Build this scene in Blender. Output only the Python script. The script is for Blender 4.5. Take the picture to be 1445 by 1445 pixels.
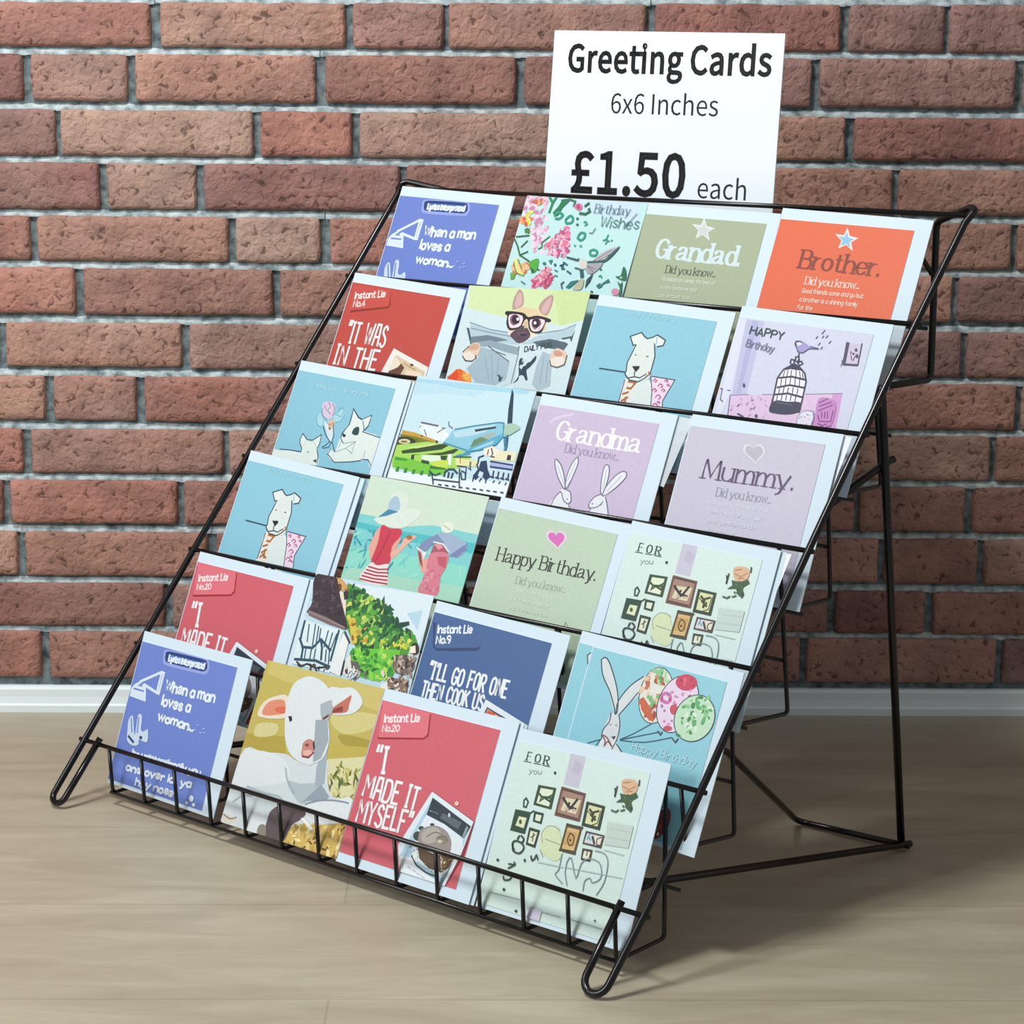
import bpy, bmesh, math, random
from mathutils import Vector, Matrix, noise
from mathutils.geometry import tessellate_polygon

for o in list(bpy.data.objects):
    bpy.data.objects.remove(o, do_unlink=True)
S = bpy.context.scene
COL = S.collection

# ------------------------------------------------------------------ camera
cam_d = bpy.data.cameras.new('camera')
cam = bpy.data.objects.new('camera', cam_d)
COL.objects.link(cam)
right = Vector((0.759325, 0.650658, 0.008361))
up = Vector((-0.131359, 0.140687, 0.981301))
fwd = Vector((-0.637315, 0.746225, -0.192297))
M = Matrix((right, up, -fwd)).transposed().to_4x4()
M.translation = Vector((1.578568, -1.184184, 0.666030))
cam.matrix_world = M
cam_d.sensor_width = 36.0
cam_d.lens = 36.0 * 3022.956 / 1445.0
cam_d.clip_start = 0.05
S.camera = cam

# ------------------------------------------------------------------ world, lights, exposure
W_YAW = 0.722972
W_Y = 0.439125
wt = Vector((math.cos(W_YAW), math.sin(W_YAW), 0))      # along the wall, left to right
wn = Vector((math.sin(W_YAW), -math.cos(W_YAW), 0))     # out of the wall, into the room
world = bpy.data.worlds.new('room_light')
S.world = world
world.use_nodes = True
bg = world.node_tree.nodes['Background']
bg.inputs[0].default_value = (0.95, 0.97, 1.0, 1)
bg.inputs[1].default_value = 0.30

def area(name, along, out, z, size, power, color, target):
    d = bpy.data.lights.new(name, 'AREA')
    d.shape = 'RECTANGLE'
    d.size, d.size_y = size
    d.energy = power
    d.color = color
    o = bpy.data.objects.new(name, d)
    COL.objects.link(o)
    o.location = Vector((0, W_Y, 0)) + wt * along + wn * out + Vector((0, 0, z))
    tgt = Vector((0, W_Y, 0)) + wt * target[0] + wn * target[1] + Vector((0, 0, target[2]))
    o.rotation_euler = (tgt - o.location).to_track_quat('-Z', 'Y').to_euler()
    return o
area('ceiling_light', -0.50, 1.00, 1.95, (0.30, 0.30), 25.5, (1.0, 0.99, 0.97), (0.0, 0.35, 0.2))
area('left_front_light', -1.45, 1.40, 1.15, (0.7, 0.7), 17.0, (0.92, 0.97, 1.0), (0.1, 0.15, 0.3))  # soft area light from the front left, source unseen, no actual window

S.view_settings.view_transform = 'Standard'
S.view_settings.look = 'None'
S.view_settings.gamma = 1.0
S.view_settings.use_curve_mapping = False
S.view_settings.exposure = 0.0

# ------------------------------------------------------------------ helpers
def lin(h):
    v = [int(h[i:i + 2], 16) / 255 for i in (0, 2, 4)]
    return tuple(c / 12.92 if c <= 0.04045 else ((c + 0.055) / 1.055) ** 2.4 for c in v) + (1.0,)

def new_mat(name):
    m = bpy.data.materials.new(name)
    m.use_nodes = True
    return m, m.node_tree, m.node_tree.nodes['Principled BSDF']

def flat_mat(name, hexc, rough=0.5, metal=0.0, coat=0.0):
    m, nt, p = new_mat(name)
    p.inputs['Base Color'].default_value = lin(hexc)
    p.inputs['Roughness'].default_value = rough
    p.inputs['Metallic'].default_value = metal
    p.inputs['Coat Weight'].default_value = coat
    return m

def tagged(o, label=None, cat=None, group=None, kind=None):
    if label: o['label'] = label
    if cat: o['category'] = cat
    if group: o['group'] = group
    if kind: o['kind'] = kind
    return o

def empty(name, mat4):
    o = bpy.data.objects.new(name, None)
    o.empty_display_size = 0.05
    COL.objects.link(o)
    o.matrix_world = mat4
    return o

def mesh_obj(name, verts, faces, mats, parent=None, cols=None, midx=None, smooth=False, label=None):
    me = bpy.data.meshes.new(name)
    me.from_pydata(verts, [], faces)
    for m in mats:
        me.materials.append(m)
    if midx:
        me.polygons.foreach_set('material_index', midx)
    if cols:
        at = me.color_attributes.new('Ink', 'FLOAT_COLOR', 'CORNER')
        buf = []
        for p, c in zip(me.polygons, cols):
            buf.extend(c * p.loop_total)
        at.data.foreach_set('color', buf)
    if smooth:
        me.polygons.foreach_set('use_smooth', [True] * len(me.polygons))
    me.update()
    o = bpy.data.objects.new(name, me)
    COL.objects.link(o)
    if parent:
        o.parent = parent
    if label:
        o['label'] = label
    return o

def box(x0, x1, y0, y1, z0, z1):
    v = [(x, y, z) for z in (z0, z1) for y in (y0, y1) for x in (x0, x1)]
    f = [(0, 2, 3, 1), (4, 5, 7, 6), (0, 1, 5, 4), (2, 6, 7, 3), (0, 4, 6, 2), (1, 3, 7, 5)]
    return v, f

# smooth curves -------------------------------------------------------
def catmull(pts, closed, sub=3):
    n = len(pts)
    if n < 3:
        return pts
    out = []
    rng = range(n) if closed else range(n - 1)
    for i in rng:
        if closed:
            p0, p1, p2, p3 = pts[i - 1], pts[i], pts[(i + 1) % n], pts[(i + 2) % n]
        else:
            p1, p2 = pts[i], pts[i + 1]
            p0 = pts[i - 1] if i > 0 else p1
            p3 = pts[i + 2] if i + 2 < n else p2
        for k in range(sub):
            t = k / sub
            out.append(tuple(0.5 * (2 * b + (c - a) * t + (2 * a - 5 * b + 4 * c - d) * t * t + (3 * b - a - 3 * c + d) * t ** 3)
                             for a, b, c, d in zip(p0, p1, p2, p3)))
    if not closed:
        out.append(pts[-1])
    return out

# round rod along a 3D path, corners filleted -------------------------
def fillet(path, r, n=5):
    out = [Vector(path[0])]
    for i in range(1, len(path) - 1):
        a, b, c = Vector(path[i - 1]), Vector(path[i]), Vector(path[i + 1])
        d1, d2 = (a - b), (c - b)
        k = min(r, d1.length * 0.45, d2.length * 0.45)
        p, q = b + d1.normalized() * k, b + d2.normalized() * k
        for j in range(n + 1):
            t = j / n
            out.append(p * (1 - t) ** 2 + b * 2 * t * (1 - t) + q * t * t)
    out.append(Vector(path[-1]))
    return out

def tube(path, rad, verts, faces, seg=8):
    path = [Vector(p) for p in path]
    base = len(verts)
    n = len(path)
    ref = None
    for i, p in enumerate(path):
        d = (path[min(i + 1, n - 1)] - path[max(i - 1, 0)]).normalized()
        if ref is None:
            ref = d.orthogonal().normalized()
        ref = (ref - d * ref.dot(d)).normalized()
        b = d.cross(ref)
        for k in range(seg):
            a = 2 * math.pi * k / seg
            verts.append(tuple(p + ref * rad * math.cos(a) + b * rad * math.sin(a)))
    for i in range(n - 1):
        for k in range(seg):
            faces.append((base + i * seg + k, base + i * seg + (k + 1) % seg, base + (i + 1) * seg + (k + 1) % seg, base + (i + 1) * seg + k))
    faces.append(tuple(base + k for k in reversed(range(seg))))
    faces.append(tuple(base + (n - 1) * seg + k for k in range(seg)))

# ------------------------------------------------------------------ materials
def print_material(name, rough, coat):
    m, nt, p = new_mat(name)
    a = nt.nodes.new('ShaderNodeAttribute')
    a.attribute_name = 'Ink'
    n = nt.nodes.new('ShaderNodeTexNoise')
    n.inputs['Scale'].default_value = 45
    n.inputs['Detail'].default_value = 4
    r = nt.nodes.new('ShaderNodeMapRange')
    r.inputs[3].default_value = 0.81
    r.inputs[4].default_value = 0.95
    mx = nt.nodes.new('ShaderNodeVectorMath')
    mx.operation = 'SCALE'
    nt.links.new(n.outputs[0], r.inputs[0])
    nt.links.new(a.outputs['Color'], mx.inputs[0])
    nt.links.new(r.outputs[0], mx.inputs['Scale'])
    nt.links.new(mx.outputs[0], p.inputs['Base Color'])
    p.inputs['Roughness'].default_value = rough
    p.inputs['Coat Weight'].default_value = coat
    p.inputs['Coat Roughness'].default_value = 0.25
    return m
M_PRINT = print_material('printed_card', 0.5, 0.12)
M_ENV = flat_mat('white_envelope_paper', 'cbdde8', 0.6)
M_WIRE = flat_mat('black_coated_wire', '050405', 0.24, 0.0, 0.0)
M_SIGN = flat_mat('white_sign_card', 'e8f0f6', 0.45)
M_INK = flat_mat('black_ink', '060607', 0.5)
M_TRIM = flat_mat('white_gloss_paint', 'e8f3f5', 0.3)

def sleeve_material():
    m, nt, p = new_mat('clear_cellophane')
    p.inputs['Base Color'].default_value = (0.82, 0.87, 0.92, 1)
    p.inputs['Roughness'].default_value = 0.12
    p.inputs['Alpha'].default_value = 0.55
    return m
M_CELLO = sleeve_material()

def brick_material():
    m, nt, p = new_mat('brick')
    N, L = nt.nodes, nt.links
    a = N.new('ShaderNodeAttribute'); a.attribute_name = 'Ink'
    tc = N.new('ShaderNodeTexCoord')
    n1 = N.new('ShaderNodeTexNoise'); n1.inputs['Scale'].default_value = 22; n1.inputs['Detail'].default_value = 6; n1.inputs['Roughness'].default_value = 0.65
    mp = N.new('ShaderNodeMapping'); mp.inputs['Rotation'].default_value = (0, 0.7, 0); mp.inputs['Scale'].default_value = (1.0, 1.0, 2.6)
    n2 = N.new('ShaderNodeTexNoise'); n2.inputs['Scale'].default_value = 125; n2.inputs['Detail'].default_value = 4; n2.inputs['Distortion'].default_value = 0.5
    r1 = N.new('ShaderNodeMapRange'); r1.inputs[1].default_value = 0.25; r1.inputs[2].default_value = 0.75; r1.inputs[3].default_value = 0.66; r1.inputs[4].default_value = 1.35
    cr = N.new('ShaderNodeValToRGB'); cr.color_ramp.elements[0].position = 0.33; cr.color_ramp.elements[0].color = (0.38, 0.33, 0.33, 1); cr.color_ramp.elements[1].position = 0.41; cr.color_ramp.elements[1].color = (1, 1, 1, 1)
    mx = N.new('ShaderNodeVectorMath'); mx.operation = 'SCALE'
    m2 = N.new('ShaderNodeVectorMath'); m2.operation = 'MULTIPLY'
    bp = N.new('ShaderNodeBump'); bp.inputs['Strength'].default_value = 0.9; bp.inputs['Distance'].default_value = 0.004
    L.new(tc.outputs['Object'], n1.inputs['Vector']); L.new(tc.outputs['Object'], mp.inputs['Vector']); L.new(mp.outputs[0], n2.inputs['Vector'])
    L.new(n1.outputs[0], r1.inputs[0]); L.new(a.outputs['Color'], mx.inputs[0]); L.new(r1.outputs[0], mx.inputs['Scale'])
    L.new(n2.outputs[0], cr.inputs[0]); L.new(mx.outputs[0], m2.inputs[0]); L.new(cr.outputs[0], m2.inputs[1])
    L.new(m2.outputs[0], p.inputs['Base Color'])
    L.new(n2.outputs[0], bp.inputs['Height']); L.new(bp.outputs[0], p.inputs['Normal'])
    p.inputs['Roughness'].default_value = 0.75
    return m

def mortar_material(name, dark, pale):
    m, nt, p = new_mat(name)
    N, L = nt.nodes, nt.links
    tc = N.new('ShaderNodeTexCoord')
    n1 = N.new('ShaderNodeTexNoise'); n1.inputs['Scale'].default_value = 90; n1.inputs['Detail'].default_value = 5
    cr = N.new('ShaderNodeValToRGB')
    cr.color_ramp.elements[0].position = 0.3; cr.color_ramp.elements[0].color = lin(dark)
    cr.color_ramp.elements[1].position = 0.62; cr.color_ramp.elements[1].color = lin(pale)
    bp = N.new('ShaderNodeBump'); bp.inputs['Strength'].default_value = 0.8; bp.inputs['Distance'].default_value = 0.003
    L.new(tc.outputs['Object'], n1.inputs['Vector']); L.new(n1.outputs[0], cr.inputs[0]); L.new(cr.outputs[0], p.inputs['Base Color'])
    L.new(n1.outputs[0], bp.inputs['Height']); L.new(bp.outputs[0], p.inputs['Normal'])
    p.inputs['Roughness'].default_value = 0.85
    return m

def floor_material():
    m, nt, p = new_mat('grey_oak_laminate')
    N, L = nt.nodes, nt.links
    tc = N.new('ShaderNodeTexCoord')
    mp = N.new('ShaderNodeMapping'); mp.inputs['Scale'].default_value = (1.6, 8.0, 1.0)
    n1 = N.new('ShaderNodeTexNoise'); n1.inputs['Scale'].default_value = 3.2; n1.inputs['Detail'].default_value = 8; n1.inputs['Roughness'].default_value = 0.62; n1.inputs['Distortion'].default_value = 0.8
    mp2 = N.new('ShaderNodeMapping'); mp2.inputs['Scale'].default_value = (6.0, 120.0, 1.0)
    n2 = N.new('ShaderNodeTexNoise'); n2.inputs['Scale'].default_value = 4.0; n2.inputs['Detail'].default_value = 4
    cr = N.new('ShaderNodeValToRGB')
    e = cr.color_ramp.elements
    e[0].position = 0.2; e[0].color = lin('9a907a')
    e[1].position = 0.8; e[1].color = lin('bdb59f')
    k = e.new(0.5); k.color = lin('aca38d')
    br = N.new('ShaderNodeTexBrick')
    br.inputs['Scale'].default_value = 1.0; br.inputs['Brick Width'].default_value = 1.25; br.inputs['Row Height'].default_value = 0.19
    br.inputs['Mortar Size'].default_value = 0.0012; br.inputs['Mortar Smooth'].default_value = 0.3; br.offset = 0.43
    br.inputs['Color1'].default_value = (0.97, 0.97, 0.97, 1); br.inputs['Color2'].default_value = (1.04, 1.035, 1.03, 1); br.inputs['Mortar'].default_value = (0.86, 0.85, 0.84, 1)
    r2 = N.new('ShaderNodeMapRange'); r2.inputs[3].default_value = 0.92; r2.inputs[4].default_value = 1.08
    mx = N.new('ShaderNodeVectorMath'); mx.operation = 'MULTIPLY'
    m2 = N.new('ShaderNodeVectorMath'); m2.operation = 'SCALE'
    for q in (mp, mp2, br):
        L.new(tc.outputs['Object'], q.inputs['Vector'])
    L.new(mp.outputs[0], n1.inputs['Vector']); L.new(mp2.outputs[0], n2.inputs['Vector'])
    L.new(n1.outputs[0], cr.inputs[0]); L.new(cr.outputs[0], mx.inputs[0]); L.new(br.outputs['Color'], mx.inputs[1])
    L.new(n2.outputs[0], r2.inputs[0]); L.new(mx.outputs[0], m2.inputs[0]); L.new(r2.outputs[0], m2.inputs['Scale'])
    L.new(m2.outputs[0], p.inputs['Base Color'])
    bp = N.new('ShaderNodeBump'); bp.inputs['Strength'].default_value = 0.12; bp.inputs['Distance'].default_value = 0.001
    L.new(n2.outputs[0], bp.inputs['Height']); L.new(bp.outputs[0], p.inputs['Normal'])
    p.inputs['Roughness'].default_value = 0.42
    return m

# ------------------------------------------------------------------ data: printed artwork (0.1 mm, from the card's top-left corner), card poses, bricks
ART = {}
ART['U'] = ('6f86d2', '''p1|98a8e6|334 28 419 12 874 -8 954 14 985 72 967 132 895 147 430 160 352 133 333 71
p1|1f3f80|366 38 446 22 870 12 938 32 957 86 919 120 843 123 442 131 379 116 360 66
p0|6f86d2|401 54 892 42 900 97 424 100
t|hand|Lyrics Interpreted|e6f2fc|421 112 916 95|53|20
s0|dcebfa|27|108 375 368 233 404 237 402 432 368 431 177 392
s0|dcebfa|27|371 240 372 427
s0|dcebfa|27|116 381 49 425 21 468 27 522 233 529 199 425 158 399
s0|dcebfa|27|52 432 182 432
s0|dcebfa|27|31 477 211 474
s0|dcebfa|27|31 503 216 499
t|hand|When a man|e8f4fc|479 387 1157 367|92|24
t|hand|loves a|e8f4fc|478 527 871 522|91|24
t|hand|woman...|e8f4fc|479 671 976 678|75|24
p0|9fb2e4|1019 655 1016 662 1004 666 990 667 983 662 986 656 998 651 1012 650
p0|9fb2e4|1045 607 1041 614 1030 619 1016 619 1009 615 1012 608 1024 603 1038 603
p0|9fb2e4|1103 666 1099 672 1087 677 1074 677 1067 673 1070 666 1082 661 1095 661
p0|9fb2e4|1135 620 1131 627 1120 632 1106 632 1099 628 1102 621 1114 616 1128 616
p0|9fb2e4|1147 656 1144 663 1132 668 1119 668 1111 664 1115 657 1127 652 1140 652
p1|cddff2|85 777 96 724 136 712 204 852 221 855 199 689 245 673 272 731 284 800 325 820 380 787 415 892 373 908 296 903 303 951 225 974 135 944 106 851
s0|7c92cc|19|117 734 171 852
s0|7c92cc|19|217 706 247 843
s0|24406e|23|139 901 228 942
p0|24406e|334 876 332 889 319 897 301 895 290 885 291 872 305 863 323 865
t|hand|he unintentionally you|dfeaf8|252 1069 1213 1047|61|22
t|hand|one over la  ya|dfeaf8|222 1213 1134 1181|66|22
t|hand|hey nose|dfeaf8|398 1318 932 1304|63|23
p0|e6f0fa|1213 1262 1211 1284 1193 1297 1168 1294 1152 1275 1153 1253 1172 1240 1196 1244
p0|e6f0fa|1157 1314 1155 1327 1141 1335 1123 1334 1113 1324 1115 1311 1129 1302 1146 1304
p0|e6f0fa|1254 1310 1252 1324 1238 1333 1220 1331 1209 1320 1211 1306 1225 1297 1243 1299''')
ART['W'] = ('d2606c', '''p0|a01e2c|4 44 576 17 616 199 572 239 69 338 63 313 88 237
p0|e0727e|5 -4 558 10 595 185 565 223 71 319
t|lab|Instant Lie|fbe8ea|89 181 468 100|65|15
t|lab|No.20|f8d8dc|98 262 281 223|53|14
t|disp|"I|f6f4f6|133 612 255 594|217|30
t|disp|MADE IT|f6f4f6|80 833 695 819|183|25
t|disp|MYSELF"|f6f4f6|91 1056 700 1031|186|25
p0|8a2230|810 630 1349 777 1330 1074 1212 1407 1138 1332
p0|e2eff6|822 636 1337 779 1304 1053 1210 1401 1173 1445 747 1421 623 1139
p0|b4d4e8|846 683 1325 821 1299 990 1189 1338 817 1357 668 1231
p0|243440|846 683 1325 821 1285 931 1045 865 831 833
p0|58666e|995 784 1218 810 1201 876 982 826
s0|8a96a0|11|854 793 955 803 913 794
p0|93a3a6|1276 828 1303 837 1284 924 1263 918
p0|cfdde4|1082 781 1083 794 1076 800 1065 797 1057 786 1056 773 1063 766 1073 770
p0|e6f0f6|833 837 1045 865 1279 936 1300 1018 1189 1291 796 1209 786 964
p0|3a4438|862 1011 864 1029 854 1046 836 1058 812 1063 788 1061 768 1050 756 1035 754 1017 764 1000 782 987 806 982 830 985 850 995
p0|20503c|849 947 845 963 826 973 803 972 788 960 792 944 811 934 835 935
p0|20383c|946 892 942 902 926 909 907 910 896 903 900 893 917 886 935 885
p1|9a908c|811 980 861 933 962 897 1083 913 1155 967 1179 1017 1177 1087 1054 1136 874 1114 822 1055
p1|b5aea6|841 980 890 934 967 910 1035 938 1025 1010 938 1057 857 1047
p0|8a8476|1127 980 1127 998 1116 1015 1094 1028 1067 1034 1040 1032 1017 1023 1005 1007 1004 989 1016 972 1038 959 1065 953 1093 955 1115 965
p0|c9c2a6|1079 1005 1074 1018 1055 1027 1032 1027 1019 1018 1024 1005 1043 996 1066 996
s1|6a6458|8|900 1010 934 974 982 949 1040 950
s1|6a6458|8|1017 991 1082 962 1130 987
p0|d8d0c4|849 1098 1052 1129 1064 1113 861 1082
p0|5c4836|831 1102 1053 1132 1094 1116 1155 1251 1013 1249 887 1195
p0|6a5030|1103 1114 1247 1099 1218 1195 1155 1251
f|c9cfa0 8a7a40 4a3a20 dcd8b8|22|18|1095 1119 1241 1059 1223 1207 1155 1251|3|1.6
f|c6d2a8 9ab090 2f4f3a e4e8c8|26|21|732 1111 826 1090 887 1195 1033 1251 1106 1269 1101 1304 921 1257 783 1177|4|1.6
s1|2f4a44|13|800 1194 869 1248 999 1287 1116 1294
s1|f2f6f8|11|817 1190 859 1222 903 1212
p0|eef5fa|675 1222 805 1207 877 1267 1066 1313 1176 1328 1176 1403 717 1363
s0|8fa4b2|6|734 1272 743 1319
s0|8fa4b2|6|788 1287 832 1298
s0|8fa4b2|6|852 1300 894 1311
s0|8fa4b2|6|906 1316 941 1321
s0|8fa4b2|6|957 1324 999 1335
s0|7a93a0|11|1232 1157 1193 1337
p0|6a3a4a|720 1370 861 1395 851 1408 731 1398
p0|f2cfae|1138 670 1136 684 1122 693 1104 691 1093 679 1094 665 1108 656 1127 658''')
ART['S'] = ('44659a', '''p0|27426f|18 91 563 29 615 194 591 230 150 323 95 300
p0|46649a|39 29 569 28 608 180 587 199 129 302 100 275
t|lab|Instant Lie|eaf4fa|102 171 476 92|68|15
t|lab|No.9|eaf4fa|119 260 272 226|64|15
t|disp|"I'LL GO FOR ONE|f0f6f8|135 564 1032 544|141|22
t|disp|THEN COOK US|f0f6f8|120 736 820 703|129|22
p0|eaf4fa|833 603 1344 713 1399 883 871 898 805 756
p0|3a3a40|870 662 1175 721 1162 885 894 863 850 746
p0|d8907a|879 674 1004 702 1149 730 1127 806 868 764
p0|dc5a30|893 691 981 693 979 731 876 740
p0|e8d0c0|864 735 878 702 887 742
f|e8c8b0 a85030 f0e0d8|14|33|969 711 1168 730 1160 798 954 804|5|1.6
p0|2a3040|1169 717 1166 728 1151 736 1133 736 1122 728 1125 717 1140 709 1158 709
p0|d8c0a0|1250 756 1320 777 1317 822 1254 830
p0|7a4038|1257 837 1312 823 1309 890 1266 879''')
ART['E'] = ('c24c42', '''p0|8f2c26|34 34 553 34 605 177 585 204 94 310 92 286 586 184
p0|c85046|30 26 545 27 583 168 556 190 83 287
t|lab|Instant Lie|f6e6e4|98 164 494 94|68|14
t|lab|No.4|f0dcd8|110 245 262 224|64|14
t|disp|"IT WAS|f4f2f2|147 611 684 590|212|24
t|disp|IN THE|f4f2f2|81 849 662 837|196|25
p0|f0ece4|826 585 1348 707 1398 920 949 1157 754 849
p0|dcc8a8|881 645 1318 755 1354 959 842 870
p0|f2e2cc|886 664 978 718 892 813 851 819
p0|6a4630|847 819 956 762 982 717 1040 755 1012 832 870 858
s0|b89060|11|1019 712 1095 734 1190 754
p0|3a4030|1148 711 1145 720 1130 726 1111 725 1100 717 1102 708 1118 702 1137 703
p0|f0dcc0|1069 771 1285 773 1267 825 1075 828''')
ART['G'] = ('8dc9dc', '''p1|eeece6|544 634 698 636 794 603 877 697 938 940 536 975 549 873
p0|dde9e6|635 729 699 639 794 603 866 698 935 940 707 950
p0|eae4da|552 638 698 636 647 759 708 942 546 974 549 873
s0|a8642c|20|593 652 673 650
s0|a8642c|20|680 641 638 712 596 709
s0|a8642c|20|570 770 622 747
s0|a8642c|20|577 833 631 794
s0|a8642c|20|577 882 603 846 654 871
s0|a8642c|20|612 796 625 875
p0|ecd9ea|827 571 1079 567 1046 683 1017 773 1056 923 923 911 890 759
s1|b0457c|11|857 611 870 593 895 606 879 618
s1|b0457c|11|924 651 941 626 975 644 954 660
s1|b0457c|11|980 596 992 580 1013 592 1000 601
s1|b0457c|11|877 697 892 676 922 691 904 705
s1|b0457c|10|931 753 951 725 989 745 965 763
s1|b0457c|10|973 684 986 667 1010 680 995 691
s1|b0457c|10|923 833 943 805 982 825 958 842
s1|b0457c|10|989 839 999 826 1018 835 1006 843
s1|b0457c|10|1015 631 1025 617 1044 628 1032 635
s1|b0457c|10|963 796 973 782 992 792 980 800
s0|2c4652|9|827 571 1084 570 1043 691 1017 773 1050 893
s0|2c4652|9|547 642 549 873 545 902
s0|2c4652|9|817 575 873 697 927 911
p1|dfe8e4|615 229 665 242 707 224 755 275 799 396 802 495 805 544 794 603 698 636 592 636 530 586 543 559 520 478 542 382 545 314 562 252
p0|e4ece8|471 244 584 194 625 225 566 324 531 320
p0|e4ece8|719 223 761 195 863 232 854 282 790 297 748 267
s0|2c4652|12|471 244 584 194 625 225 665 242 715 223 761 195 863 232 854 282 795 300
s0|2c4652|12|471 244 531 320 561 312 544 387 521 481 535 560 530 586 574 622 642 600 629 557
s0|2c4652|11|755 275 800 388 802 495 801 545 769 590 699 639 596 636 544 601
s0|2c4652|11|642 600 704 602 762 558
s0|2c4652|13|234 575 532 572
p0|101c22|584 509 665 496 670 519 642 559
p0|5a6a72|600 402 598 406 591 409 582 408 576 404 578 399 585 396 595 397
p0|5a6a72|735 398 733 403 722 407 711 406 704 402 707 397 717 394 729 394
s0|9a6a30|14|766 582 808 552 779 539
s0|7fb8cc|9|762 215 779 273
t|hand|so very fetching|a9d8e6|311 55 912 56|41|8''')
ART['H'] = ('d2d6ea', '''p0|c0c2e2|71 9 261 15 283 664 141 683
p0|b2b4da|136 14 199 15 220 662 179 667
p0|dde2f2|-3 15 73 14 117 686 70 888 30 883
p0|e0c4e2|125 691 1207 530 1249 912 190 1063
p0|d49bd2|1115 542 1207 530 1242 894 1172 905
s0|6a5a80|10|125 691 162 896
s0|6a5a80|11|28 654 37 741 69 758
s0|6a5a80|11|6 646 32 648
s0|6a5a80|10|85 652 110 652
s0|8a84a8|8|131 690 306 661
s0|8a84a8|8|445 643 535 629
s0|8a84a8|7|864 583 1207 530
f|9a86b0 c8a4cc 6a5a80 b89ac4|26|24|153 714 498 657 553 838 181 883|7|2.4
p0|50466a|250 588 251 603 244 610 231 605 222 591 220 576 228 569 240 574
s0|50466a|16|252 840 314 858
p0|50466a|458 831 458 845 449 852 435 848 426 836 426 823 435 816 448 819
p1|f2eef8|579 392 683 391 775 390 820 448 838 653 577 678 552 480
s0|34364e|17|648 358 582 402 546 481 556 607 561 764
s0|34364e|16|717 355 798 409 833 477 844 621 847 744
s0|34364e|17|563 479 682 452 823 463
s0|34364e|17|570 563 685 527 824 531
s0|34364e|17|569 626 688 600 830 613
s0|34364e|8|597 411 597 475
s0|34364e|8|629 402 634 465
s0|34364e|8|663 398 673 460
s0|34364e|8|707 393 723 454
s0|34364e|8|744 399 768 454
s0|34364e|8|776 411 799 461
s0|34364e|8|589 486 600 549
s0|34364e|8|632 476 643 538
s0|34364e|8|675 465 685 527
s0|34364e|8|719 460 737 526
s0|34364e|8|766 465 781 531
s0|34364e|8|596 570 603 622
s0|34364e|8|637 554 640 612
s0|34364e|8|681 549 683 601
s0|34364e|8|725 543 734 599
s0|34364e|8|773 547 781 603
s0|34364e|8|596 633 597 670
s0|34364e|8|638 622 642 664
s0|34364e|8|683 617 686 658
s0|34364e|8|728 616 731 657
s0|34364e|8|774 615 779 656
p1|34364e|552 723 598 673 702 671 829 659 857 722 828 752 730 781 592 786 554 770
p0|34364e|647 354 687 337 742 363 775 390 648 389 595 406
s0|5a5c7a|11|604 690 674 691 767 693
s0|34364e|12|628 333 630 306 660 308 670 339 646 352 628 333
s0|34364e|12|674 317 667 281 693 273 710 303 687 321
s0|34364e|12|700 325 735 311 754 330 726 349 700 325
s0|34364e|12|704 303 688 241
p1|a49cd2|620 163 629 140 675 138 726 152 780 177 861 181 860 194 775 195 742 230 701 245 664 223
p0|4a4a68|622 168 624 141 669 136 702 149 667 149 655 181 634 185
p0|e6e6f2|636 159 667 149 696 164 667 182 644 176
s0|4a4a68|9|622 168 673 232 722 240 775 195 863 186
s0|4a4a68|9|780 175 860 183
s0|6a6a84|10|858 54 877 20
s0|6a6a84|10|813 99 823 80
s0|6a6a84|10|871 88 881 69
s0|6a6a84|10|907 83 919 62
s0|6a6a84|10|950 127 962 106
s0|6a6a84|10|854 153 864 134
s0|6a6a84|10|887 185 897 166
p0|cfc4dc|1132 104 1263 97 1277 271 1145 276
s0|45465e|17|1121 101 1140 286 1273 277
s0|45465e|17|1138 103 1153 275
s0|45465e|9|1262 91 1278 276
s0|45465e|9|1208 238 1175 170 1216 196
s0|45465e|9|1221 247 1234 205
p0|45465e|1239 151 1239 162 1230 168 1218 165 1211 154 1211 142 1220 136 1231 140
p0|45465e|1264 201 1264 216 1256 223 1244 218 1235 204 1235 190 1243 183 1255 188
p0|45465e|1223 185 1221 191 1213 195 1203 193 1198 188 1200 182 1208 179 1217 180
s0|8a8aa4|5|1124 309 1120 248
p1|c987c6|998 615 1064 586 1172 617 1192 773 1156 858 1037 857 1008 741
s0|7b3f86|10|1017 638 1088 593
s0|7b3f86|10|1026 667 1129 618
s0|7b3f86|10|1029 707 1147 640
s0|7b3f86|10|1064 712 1080 760
s0|7b3f86|10|1095 708 1107 761
s0|7b3f86|10|1120 704 1133 757
s0|7b3f86|10|1037 746 1069 792 1173 781 1168 687
s0|7b3f86|10|1055 814 1101 822
s0|7b3f86|10|1076 846 1139 806
s0|7b3f86|10|1102 857 1174 816
p0|e4e0ee|848 825 856 753 912 719 980 724 1002 772 993 859 862 864
s1|8a84a0|7|858 854 850 784 883 733 944 717 994 733 1009 841
f|9a94ac b8b0c8|12|14|860 762 962 737 985 835 880 851|9|1.6
t|hand|HAPPY|2c4a48|147 137 489 148|67|11
t|hand|Birthday|8486a4|144 252 434 270|64|8''')
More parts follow.
